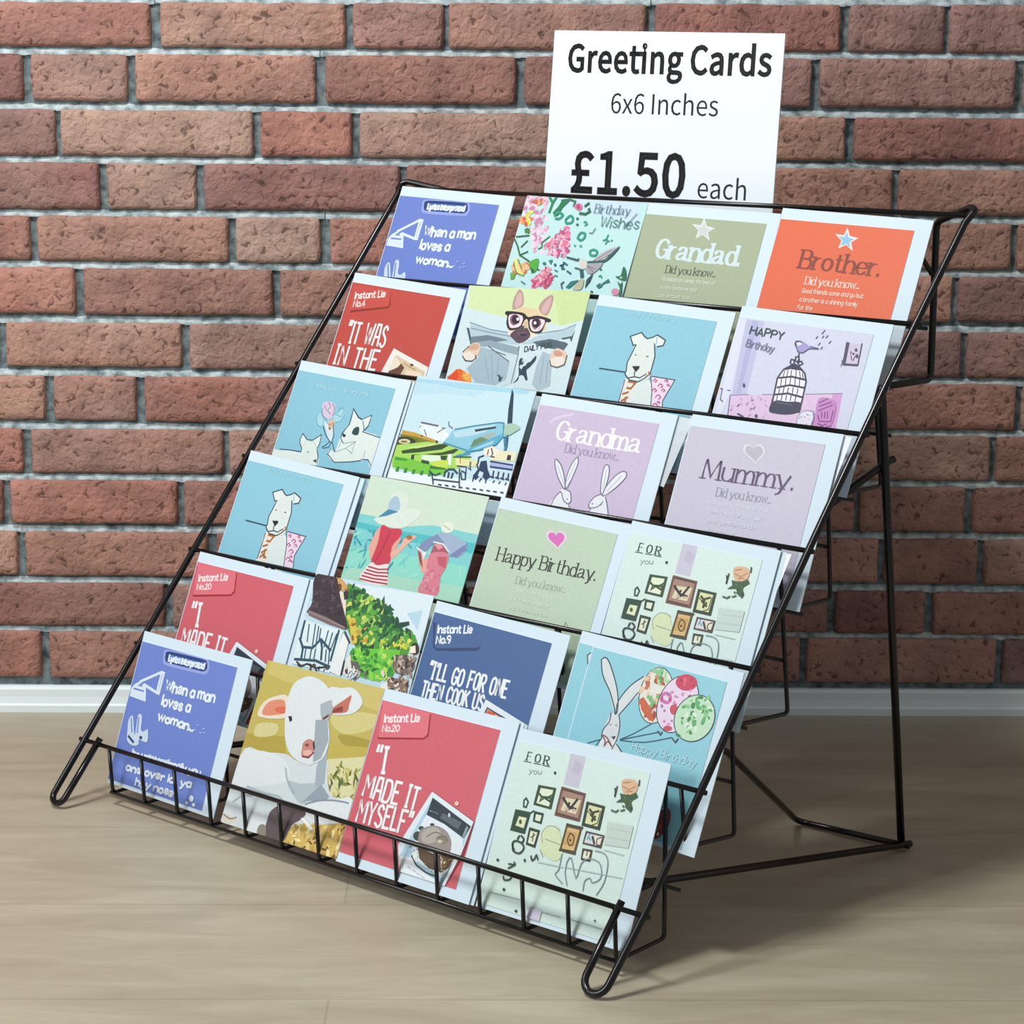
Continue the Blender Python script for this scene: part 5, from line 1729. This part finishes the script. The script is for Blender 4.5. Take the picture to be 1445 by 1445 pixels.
# ------------------------------------------------------------------ lettering: stroke alphabet (6 units cap height, 4 x-height)
GL = {
'a': '~3,3 2.2,4 .9,3.9 0,2 .8,.1 2.1,.3 3,1.3|3,4 3,0', 'b': '0,6 0,0|~0,2.8 1,4 2.5,3.7 3,2 2.5,.3 1,0 0,1.1', 'c': '~2.8,3.2 1.8,4 .6,3.5 0,2 .6,.4 1.8,0 2.8,.8',
'd': '3,6 3,0|~3,2.8 2,4 .6,3.7 0,2 .6,.3 2,0 3,1.1', 'e': '~.1,2.1 2.9,2.2 2.5,3.6 1.4,4 .4,3.4 0,2 .6,.4 1.7,0 2.8,.8', 'f': '~2.4,5.7 1.6,6 1,5.1 1,4|1,4 1,0|0,4 2.2,4',
'g': '~3,2.8 2,4 .6,3.7 0,2.2 .7,.6 2,.4 3,1.4|~3,4 3,-.6 2.1,-1.9 .3,-1.6', 'h': '0,6 0,0|~0,2.6 1,3.9 2.3,3.8 3,2.7|3,2.7 3,0', 'i': '0,4 0,0|0,5.3 0,5.7', 'k': '0,6 0,0|2.8,4 0,1.8|1,2.5 3,0',
'l': '0,6 0,0', 'm': '0,4 0,0|~0,2.6 .9,3.9 1.9,3.8 2.4,2.7|2.4,2.7 2.4,0|~2.4,2.6 3.3,3.9 4.3,3.8 4.8,2.7|4.8,2.7 4.8,0', 'n': '0,4 0,0|~0,2.6 1,3.9 2.3,3.8 3,2.7|3,2.7 3,0',
'o': '~1.5,4 .4,3.4 0,2 .4,.6 1.5,0 2.6,.6 3,2 2.6,3.4 1.5,4', 'p': '0,4 0,-2|~0,2.8 1,4 2.5,3.7 3,2 2.5,.3 1,0 0,1.1', 'r': '0,4 0,0|~0,2.4 .9,3.7 2,3.8', 's': '~2.6,3.3 1.6,4 .5,3.6 .4,2.6 1.4,2 2.4,1.5 2.5,.5 1.5,0 .2,.7',
't': '~1,5.4 1,.9 1.6,.1 2.4,.3|0,4 2.2,4', 'u': '~0,4 0,1.2 .8,.1 2,.2 3,1.4|3,4 3,0', 'v': '0,4 1.5,0 3,4', 'w': '0,4 1.1,0 2.2,3.6 3.3,0 4.4,4', 'y': '0,4 1.6,0|~3.2,4 1.6,0 1,-1.4 .1,-1.9', 'x': '0,4 3,0|3,4 0,0',
'A': '0,0 1.8,6 3.6,0|.7,2 2.9,2', 'B': '0,6 0,0|~0,6 2.2,6 3.1,4.7 2.2,3.2 0,3.2|~0,3.2 2.6,3.2 3.5,1.6 2.5,0 0,0', 'C': '~3.2,5 2,6 .6,5.3 0,3 .6,.7 2,0 3.2,1', 'D': '0,6 0,0|~0,6 2,6 3.4,4.8 3.6,3 3.4,1.2 2,0 0,0', 'E': '3,6 0,6 0,0 3,0|0,3 2.4,3',
'F': '3,6 0,6 0,0|0,3 2.4,3', 'G': '~3.5,5 2.2,6 .7,5.3 0,3 .7,.7 2.2,0 3.4,.9|3.5,.8 3.5,2.7 2.2,2.7', 'H': '0,6 0,0|3.6,6 3.6,0|0,3.1 3.6,3.1', 'I': '0,6 0,0', 'K': '0,6 0,0|3.2,6 0,2.6|1,3.5 3.4,0', 'L': '0,6 0,0 2.6,0', 'M': '0,0 .3,6 2.3,.6 4.3,6 4.6,0',
'N': '0,0 0,6 3.3,0 3.3,6', 'O': '~1.8,6 .5,5.2 0,3 .5,.8 1.8,0 3.1,.8 3.6,3 3.1,5.2 1.8,6', 'P': '0,6 0,0|~0,6 2.2,6 3.2,4.6 2.2,3 0,3', 'R': '0,6 0,0|~0,6 2.2,6 3.2,4.6 2.2,3.1 0,3.1|1.4,3.1 3.4,0', 'S': '~2.9,5 1.8,6 .5,5.4 .5,4 1.6,3.2 2.8,2.3 2.9,.8 1.6,0 .1,.9', 'T': '1.6,6 1.6,0|0,6 3.2,6', 'U': '~0,6 0,1.6 .8,.2 2.2,.1 3.2,1.4 3.2,6',
'W': '0,6 1.2,0 2.4,5.4 3.6,0 4.8,6', 'Y': '0,6 1.6,3 3.2,6|1.6,3 1.6,0', '.': '.1,.1 .1,.55', ',': '.2,.4 0,-.8', '-': '0,2.2 1.8,2.2', "'": '.2,6.1 0,4.9', '"': '.2,6.2 0,4.8|1.1,6.2 .9,4.8',
'0': '~1.6,6 .4,5 0,3 .4,1 1.6,0 2.8,1 3.2,3 2.8,5 1.6,6', '2': '~.1,4.8 .8,5.9 2.2,5.9 2.8,4.6 2,3 0,0|0,0 3,0', '4': '2.3,0 2.3,6 0,2 3.2,2', '9': '~2.8,4 2,2.8 .6,3.2 .1,4.6 .8,5.9 2.2,5.8 2.8,4.4 2.7,2 1.6,0',
}
DISP = {'M': '0,0 .1,6 1.5,2.6 2.9,6 3,0', 'A': '0,0 .5,6 1.9,6 2.4,0|.3,2.4 2.2,2.4', 'O': '~1.1,6 .2,5.2 0,3 .2,.8 1.1,0 2,.8 2.2,3 2,5.2 1.1,6', 'D': '0,6 0,0|~0,6 1.6,6 2.3,4.6 2.4,3 2.3,1.4 1.6,0 0,0', 'G': '~2.2,5 1.4,6 .3,5.3 0,3 .3,.7 1.4,0 2.2,1|2.2,.8 2.2,2.7 1.3,2.7', 'C': '~2.1,5 1.3,6 .3,5.3 0,3 .3,.7 1.3,0 2.1,1',
'I': '.3,6 .3,0|-.1,6 .8,6|0,0 .7,0', 'T': '1,6 1,0|0,6 2,6', 'E': '2,6 0,6 0,0 2,0|0,3.2 1.5,3.2', 'F': '2,6 0,6 0,0|0,3.2 1.5,3.2', 'N': '0,0 0,6 2.2,0 2.2,6', 'H': '0,6 0,0|2.2,6 2.2,0|0,3.1 2.2,3.1', 'R': '0,6 0,0|~0,6 1.5,6 2.1,4.6 1.5,3.1 0,3.1|.8,3.1 2.2,0', 'U': '~0,6 0,1.4 .6,.1 1.6,.1 2.2,1.4 2.2,6', 'S': '~2,5 1.2,6 .3,5.3 .3,4 1.1,3.2 1.9,2.3 2,.8 1.1,0 0,.9', 'K': '0,6 0,0|2.1,6 0,2.6|.7,3.5 2.3,0', 'Y': '0,6 1.1,3 2.2,6|1.1,3 1.1,0', 'L': '0,6 0,0 1.8,0', 'W': '0,6 .9,0 1.7,5 2.5,0 3.3,6'}
SERIF = {'a': '~.4,3.2 1.1,3.9 2.3,3.8 2.7,3 2.7,.9 3.1,.1 3.7,.3|~2.7,2.4 1,1.9 .1,1 .7,.1 1.8,.3 2.7,1.2'}

def glyph(ch, style):
    s = None
    if style == 'disp': s = DISP.get(ch)
    if style == 'serif': s = SERIF.get(ch)
    s = s or GL.get(ch)
    if s is None: return []
    out = []
    for st in s.split('|'):
        sm = st.startswith('~')
        p = [tuple(float(c) for c in q.split(',')) for q in st.lstrip('~').split()]
        out.append((catmull(p, False, 4) if sm else p, sm))
    return out

def clip_poly(P, w, h):
    for ax, lim, sg in ((0, 0, 1), (0, w, -1), (1, 0, 1), (1, h, -1)):
        if all(sg * (p[ax] - lim) >= 0 for p in P): continue
        out = []
        for i in range(len(P)):
            a, b = P[i - 1], P[i]
            ia, ib = sg * (a[ax] - lim) >= 0, sg * (b[ax] - lim) >= 0
            if ia != ib:
                t = (lim - a[ax]) / (b[ax] - a[ax])
                out.append((a[0] + (b[0] - a[0]) * t, a[1] + (b[1] - a[1]) * t))
            if ib: out.append(b)
        P = out
        if len(P) < 3: return []
    return P

class Sheet:
    """printed face of a card; units 0.1 mm, x right, y down from the top-left corner"""
    def __init__(self, w, h, H):
        self.w, self.h, self.H = w, h, H
        self.V, self.F, self.C = [], [], []
        self.z = 0.0
    def poly(self, P, col):
        P = clip_poly(P, self.w, self.h)
        if len(P) < 3: return
        b = len(self.V)
        for x, y in P:
            self.V.append(((x - self.w / 2) * 1e-4, self.H - y * 1e-4, self.z))
        if len(P) == 3: tris = [(0, 1, 2)]
        elif len(P) == 4: tris = [(0, 1, 2), (0, 2, 3)] if self.convex(P) else tessellate_polygon([[Vector((x, y, 0)) for x, y in P]])
        else: tris = tessellate_polygon([[Vector((x, y, 0)) for x, y in P]])
        for t in tris:
            a, c, d = [P[i] for i in t]
            cr = (c[0] - a[0]) * (d[1] - a[1]) - (c[1] - a[1]) * (d[0] - a[0])
            if abs(cr) < 1e-6: continue
            t = tuple(b + i for i in t)
            self.F.append(t if cr < 0 else t[::-1]); self.C.append(col)
    @staticmethod
    def convex(P):
        s = [(P[(i + 1) % 4][0] - P[i][0]) * (P[(i + 2) % 4][1] - P[i][1]) - (P[(i + 1) % 4][1] - P[i][1]) * (P[(i + 2) % 4][0] - P[i][0]) for i in range(4)]
        return all(c >= 0 for c in s) or all(c <= 0 for c in s)
    def stroke(self, P, wd, col):
        """ribbon along P; wd: width or function of direction"""
        Q = [P[0]]
        for p in P[1:]:
            if math.hypot(p[0] - Q[-1][0], p[1] - Q[-1][1]) > 1e-3: Q.append(p)
        n = len(Q)
        if n < 2: return
        D, W = [], []
        for i in range(n - 1):
            dx, dy = Q[i + 1][0] - Q[i][0], Q[i + 1][1] - Q[i][1]
            L = math.hypot(dx, dy)
            D.append((dx / L, dy / L)); W.append(wd(dx / L, dy / L) if callable(wd) else wd)
        loop = n > 3 and math.hypot(Q[0][0] - Q[-1][0], Q[0][1] - Q[-1][1]) < 1e-3
        e0, e1 = W[0] * 0.3, W[-1] * 0.3
        if not loop:
            Q[0] = (Q[0][0] - D[0][0] * e0, Q[0][1] - D[0][1] * e0)
            Q[-1] = (Q[-1][0] + D[-1][0] * e1, Q[-1][1] + D[-1][1] * e1)
        Lp, Rp = [], []
        for i in range(n):
            if i == 0 or i == n - 1:
                d0 = D[-1] if (loop and i == 0) else D[min(i, n - 2)]
                d1 = D[0] if (loop and i == n - 1) else D[min(i, n - 2)]
                w = W[min(i, n - 2)]
            else:
                d0, d1 = D[i - 1], D[i]; w = (W[i - 1] + W[i]) / 2
            nx, ny = -(d0[1] + d1[1]), d0[0] + d1[0]
            L = math.hypot(nx, ny)
            if L < 0.5: nx, ny, L = -d1[1], d1[0], 1.0
            nx, ny = nx / L, ny / L
            k = min(1.8, 1.0 / max(0.4, nx * -d1[1] + ny * d1[0])) * w / 2
            Lp.append((Q[i][0] + nx * k, Q[i][1] + ny * k)); Rp.append((Q[i][0] - nx * k, Q[i][1] - ny * k))
        for i in range(n - 1):
            self.poly([Lp[i], Lp[i + 1], Rp[i + 1], Rp[i]], col)
    def text(self, style, txt, col, x0, y0, x1, y1, h, w):
        u = h / 6.0
        pos, pen = [], 0.0
        gap = {'disp': 0.9, 'serif': 0.95, 'lab': 0.95, 'hand': 1.0}[style]
        for ch in txt:
            if ch == ' ':
                pen += 2.0; continue
            g = glyph(ch, style)
            if not g: continue
            mx = max(p[0] for s, _ in g for p in s)
            pos.append((pen, g)); pen += mx + gap
        total = max(pen - gap, 0.1)
        Lx, Ly = x1 - x0, y1 - y0
        sx = math.hypot(Lx, Ly) / total
        ex, ey = Lx / math.hypot(Lx, Ly), Ly / math.hypot(Lx, Ly)
        ux, uy = ey, -ex                                     # up
        thin = w * 0.38
        fun = (lambda dx, dy: thin + (w - thin) * min(1.0, abs(dx * ux + dy * uy) * 1.05)) if style == 'serif' else w
        k = 0
        zb = self.z
        for px, g in pos:
            k += 1
            self.z = zb + (k % 2) * 3.2e-5
            wob = 0.35 * math.sin(k * 2.4) if style == 'hand' else (0.14 * math.sin(k * 1.7) if style == 'disp' else 0)
            for s, sm in g:
                Q = [(x0 + ex * (px + x) * sx + ux * (y + wob) * u, y0 + ey * (px + x) * sx + uy * (y + wob) * u) for x, y in s]
                self.stroke(Q, fun, col)
                self.z += 4e-6
                if style == 'serif' and not sm:
                    for a, b in ((s[0], s[1]), (s[-1], s[-2])):
                        if abs(a[1] - b[1]) > 1.2 * abs(a[0] - b[0]) and a[1] in (0.0, 4.0, 6.0, -2.0):
                            hl = 0.95
                            l_, r_ = (a[0] - hl, a[0] + hl) if a[1] <= 0 else (a[0] - hl, a[0] + 0.25 if len(s) == 2 and a[1] != 6.0 else a[0] + 0.6)
                            self.stroke([(x0 + ex * (px + q) * sx + ux * a[1] * u, y0 + ey * (px + q) * sx + uy * a[1] * u) for q in (l_, r_)], thin * 1.1, col)
                            self.z += 4e-6
        self.z = zb + 7e-5
    def scatter(self, cols, n, size, P, seed, asp):
        rnd = random.Random(seed)
        xs, ys = [p[0] for p in P], [p[1] for p in P]
        k = 0; tries = 0
        while k < n and tries < n * 30:
            tries += 1
            x, y = rnd.uniform(min(xs), max(xs)), rnd.uniform(min(ys), max(ys))
            ins = False
            for i in range(len(P)):
                (ax, ay), (bx, by) = P[i - 1], P[i]
                if (ay > y) != (by > y) and x < (bx - ax) * (y - ay) / (by - ay) + ax: ins = not ins
            if not ins: continue
            k += 1
            a0 = rnd.uniform(0, math.pi); r = size * 0.5 * rnd.uniform(0.55, 1.15); m = rnd.randint(5, 7)
            q = []
            for i in range(m):
                a = 2 * math.pi * i / m; rr = r * rnd.uniform(0.6, 1.25)
                lx_, ly_ = rr * math.cos(a) * asp ** 0.5, rr * math.sin(a) / asp ** 0.5
                q.append((x + lx_ * math.cos(a0) - ly_ * math.sin(a0), y + lx_ * math.sin(a0) + ly_ * math.cos(a0)))
            self.z += 1.5e-6
            self.poly(q, rnd.choice(cols))
    def run(self, ops):
        for ln in ops.split('\n'):
            f = ln.split('|')
            self.z += 7e-6
            nums = lambda s: [float(c) for c in s.split()]
            prs = lambda s: list(zip(nums(s)[::2], nums(s)[1::2]))
            if f[0][0] == 'p':
                P = prs(f[2])
                self.poly(catmull(P, True, 3) if f[0] == 'p1' else P, lin(f[1]))
            elif f[0][0] == 's':
                P = prs(f[3])
                self.stroke(catmull(P, False, 3) if f[0] == 's1' else P, float(f[2]), lin(f[1]))
            elif f[0] == 't':
                self.text(f[1], f[2], lin(f[3]), *nums(f[4]), float(f[5]), float(f[6]))
            elif f[0] == 'f':
                self.scatter([lin(c) for c in f[1].split()], int(f[2]), float(f[3]), prs(f[4]), int(f[5]), float(f[6]))

PRINT_CACHE = {}
def printed_mesh(art, full, H):
    key = (art, H)
    if key in PRINT_CACHE: return PRINT_CACHE[key]
    s = 1470 if full else 1345
    bgc, ops = ART[art]
    h = H * 1e4 if full else 1345
    sh = Sheet(s, h, H)
    v, f = box(-s * 5e-5, s * 5e-5, H - h * 1e-4, H, -0.0005, 0.0)
    sh.V, sh.F, sh.C = list(v), list(f), [lin(bgc)] + [lin(bgc)] + [(0.75, 0.8, 0.84, 1)] * 4
    sh.run(ops)
    PRINT_CACHE[key] = sh
    return sh

def pose_matrix(n, H, dx=0.0, dv=0.0, dn=0.0, drho=0.0):
    row, o, a, rho = POSE[n]
    rho += drho
    full = n in FULL
    s = 0.147 if full else 0.1345
    e = Vector((0, math.cos(a), math.sin(a))); x = Vector((1, 0, 0))
    U = x * math.cos(rho) - e * math.sin(rho)
    UPV = x * math.sin(rho) + e * math.cos(rho)
    N = U.cross(UPV)
    org = Vector(o) + U * (s / 2 + dx) - UPV * (H - dv) + N * dn
    m = Matrix((U, UPV, N)).transposed().to_4x4()
    m.translation = org
    return m
FULL = 'BFJNRV'
ENVW = {'C': 0.1465, 'O': 0.1455, 'T': 0.1475, 'D': 0.1500, 'L': 0.1490, 'H': 0.1505, 'P': 0.1490}

def card(n, label, art=None, dx=0.0, dv=0.0, dn=0.0, drho=0.0, H=None, sleeve=None):
    art = art or n
    full = n in FULL
    if H is None: H = 0.147 if full else 0.138
    root = empty('greeting_card', pose_matrix(n, H, dx, dv, dn, drho))
    tagged(root, label, 'greeting card', 'square greeting cards on the wire rack')
    sh = printed_mesh(art, full, H)
    mesh_obj('printed_front', sh.V, sh.F, [M_PRINT], root, sh.C)
    if full:
        s = 0.147
        v, f = box(-s / 2 + 0.0004, s / 2 - 0.0003, 0.0, H - 0.0006, -0.0012, -0.0005)
        mesh_obj('back_page', v, f, [M_ENV], root)
    else:
        s = 0.1345; w = ENVW.get(n, 0.1512)
        v, f = box(-s / 2 - 0.0012, -s / 2 + w, 0.0, H + 0.0102, -0.0013, -0.0005)
        mesh_obj('envelope', v, f, [M_ENV], root, label='white paper envelope behind the card')
    if sleeve:
        x0, x1, xb, y0 = sleeve
        t = H + 0.0102
        q = [(x0, t, -0.0022), (x1, t - 0.001, -0.0028), (xb, y0, -0.0028), (x0, y0 + 0.004, -0.0022)]
        q2 = [(a, b, c - 0.0002) for a, b, c in q]
        mesh_obj('cellophane_sleeve', q + q2, [(3, 2, 1, 0)[::-1], (4, 5, 6, 7)[::-1], (0, 4, 5, 1), (1, 5, 6, 2), (2, 6, 7, 3), (3, 7, 4, 0)], [M_CELLO], root, label='clear cellophane sleeve edge')
    return root

card('A', 'blue card with a white megaphone drawing, on the top tier at the left end', art='U')
card('B', 'pale turquoise card with pink flowers and a hummingbird, reading Birthday Wishes')
card('C', 'sage green card with a pale star reading Grandad')
card('D', 'orange card with a blue star reading Brother')
card('E', 'orange-red card reading IT WAS IN THE, below the top megaphone card')
card('F', 'photo card of a bulldog in black glasses reading a newspaper')
card('G', 'pale blue card of a white dog with a scarf, beside the bulldog newspaper card')
card('H', 'lilac card with a black birdcage and a small bird on top')
card('I', 'pale blue card of two white bull terriers with an ice cream')
card('J', 'photo style card of a blue propeller aeroplane over green fields')
card('K', 'mauve card with two white rabbits reading Grandma', sleeve=(0.060, 0.0985, 0.088, 0.085))
card('L', 'pale lilac card with a grey heart reading Mummy', sleeve=(0.070, 0.0885, 0.076, 0.060))
card('M', 'pale blue scarf dog card at the left end, standing above a red card', art='G')
card('N', 'photo card of two women in sun hats and red swimwear by the sea')
card('O', 'pale green card with a pink heart reading Happy Birthday')
card('P', 'cream card with little picture frames and a rose, directly under the Mummy card', art='X', sleeve=(0.070, 0.0905, 0.079, 0.062))
card('Q', 'red card reading I MADE IT, directly above the lower blue megaphone card', art='W')
card('R', 'photo card of a timbered cottage below green wooded hills')
card('S', 'navy blue card reading THEN COOK US')
card('T', 'turquoise card of a white rabbit holding three patterned balloons, front one of two')
card('U', 'blue card with a white megaphone drawing, on the bottom tier at the left end')
card('V', 'photo card of a white lamb lying in straw', H=0.151)
card('W', 'red card reading I MADE IT MYSELF with a burger photo, on the bottom tier', H=0.143)
card('X', 'cream card with little picture frames and a rose, on the bottom tier at the right')
# spare copies showing behind the front ones
card('T', 'turquoise rabbit card half hidden behind the rabbit and balloons card', dx=-0.0165, dv=0.0006, dn=-0.0021)
card('W', 'spare red card tucked behind the I MADE IT MYSELF burger card', dx=0.0035, dv=0.0004, dn=-0.0022, H=0.143)
card('P', 'spare cream card behind the frames card under Mummy, white edge showing', art='X', dx=0.0045, dv=-0.0004, dn=-0.0021)
card('Q', 'spare red card behind the I MADE IT card above the lower megaphone card', art='W', dx=0.0065, dv=0.0, dn=-0.0021)
card('M', 'spare pale blue card behind the scarf dog card at the left end', art='G', dx=0.0055, dv=-0.0004, dn=-0.0021)
card('I', 'spare pale blue card behind the two bull terriers card', dx=0.0030, dv=-0.0003, dn=-0.0021)

# ------------------------------------------------------------------ price sign
SG = {}
for ln in SIGN_GLYPHS.split('\n'):
    k, adv, loops = ln.split(' ', 2)
    SG[k] = (int(adv), [[tuple(int(c) for c in q.split(',')) for q in l.split()] for l in loops.split('/')])

def sign_text(name, txt, wt_, x0, x1, y0, y1, h):
    pen, V, F = 0, [], []
    for ch in txt:
        if ch == ' ':
            pen += 290; continue
        adv, loops = SG[wt_ + ch]
        b = len(V)
        for l in loops: V += [(pen + a, c) for a, c in l]
        F += [tuple(b + i for i in f) for f in tessellate_polygon([[Vector((a, c, 0)) for a, c in l] for l in loops])]
        if wt_ == 'b':                      # heavier cut: a rim round every outline
            sh = Sheet(1e6, 1e6, 0)
            for l in loops:
                q = [(a + 5e4, c + 5e4) for a, c in l]
                sh.stroke(q + [q[0]], 74, None)
            k0 = len(V)
            V += [(pen + x / 1e-4 + 5e5 - 5e4, -y / 1e-4 - 5e4) for x, y, _ in sh.V]
            F += [tuple(k0 + i for i in f) for f in sh.F]
            adv += 40
            if ch == 't' and 'ti' in txt:
                k0 = len(V)
                V += [(pen + 40, 778), (pen + 640, 778), (pen + 640, 606), (pen + 40, 606)]
                F += [(k0, k0 + 1, k0 + 2, k0 + 3)]
        pen += adv
    mn, mx = min(v[0] for v in V), max(v[0] for v in V)
    out = []
    for a, c in V:
        k = (a - mn) / (mx - mn)
        out.append((x0 + (x1 - x0) * k, y0 + (y1 - y0) * k + c / 1000 * h, 0.00012))
    G = []
    for f in F:
        p, q, r = [out[i] for i in f[:3]]
        cr = (q[0] - p[0]) * (r[1] - p[1]) - (q[1] - p[1]) * (r[0] - p[0])
        if abs(cr) > 1e-12: G.append(f if cr > 0 else f[::-1])
    mesh_obj(name, out, G, [M_INK], sign)

tilt, roll = math.radians(88.0), math.radians(-1.34)
e = Vector((0, math.cos(tilt), math.sin(tilt))); x = Vector((1, 0, 0))
SU = x * math.cos(roll) + e * math.sin(roll)
SV = -x * math.sin(roll) + e * math.cos(roll)
SN = SU.cross(SV)
m = Matrix((SU, SV, SN)).transposed().to_4x4()
BELOW = 0.126                         # part of the sign down inside the top tray
m.translation = Vector((0.2224, 0.4450, 0.5668)) + SU * 0.135 - SV * BELOW
sign = empty('price_sign', m)
tagged(sign, 'white price sign reading Greeting Cards, standing behind the top tier of cards', 'sign')
v = [(-0.135, 0, 0), (0.1345, 0, 0), (0.1354, BELOW + 0.1588, 0), (-0.1296, BELOW + 0.1585, 0)]
v = v + [(a, b, -0.0012) for a, b, c in v]
mesh_obj('sign_board', v, [(0, 1, 2, 3), (7, 6, 5, 4), (0, 4, 5, 1), (1, 5, 6, 2), (2, 6, 7, 3), (3, 7, 4, 0)], [M_SIGN], sign)
for nm, txt, wt_, x0, x1, y0, y1, h in (('title_lettering', 'Greeting Cards', 'b', 0.0240, 0.2586, 0.1200, 0.1217, 0.0252),
                                ('size_lettering', '6x6 Inches', 'r', 0.0795, 0.2033, 0.0824, 0.0840, 0.0186),
                                ('price_lettering', '£1.50', 'b', 0.0356, 0.1715, 0.0062, 0.0088, 0.0385),
                                ('each_lettering', 'each', 'r', 0.1861, 0.2401, 0.0092, 0.0101, 0.0184)):
    sign_text(nm, txt, wt_, x0 - 0.135, x1 - 0.135, y0 + BELOW, y1 + BELOW, h)
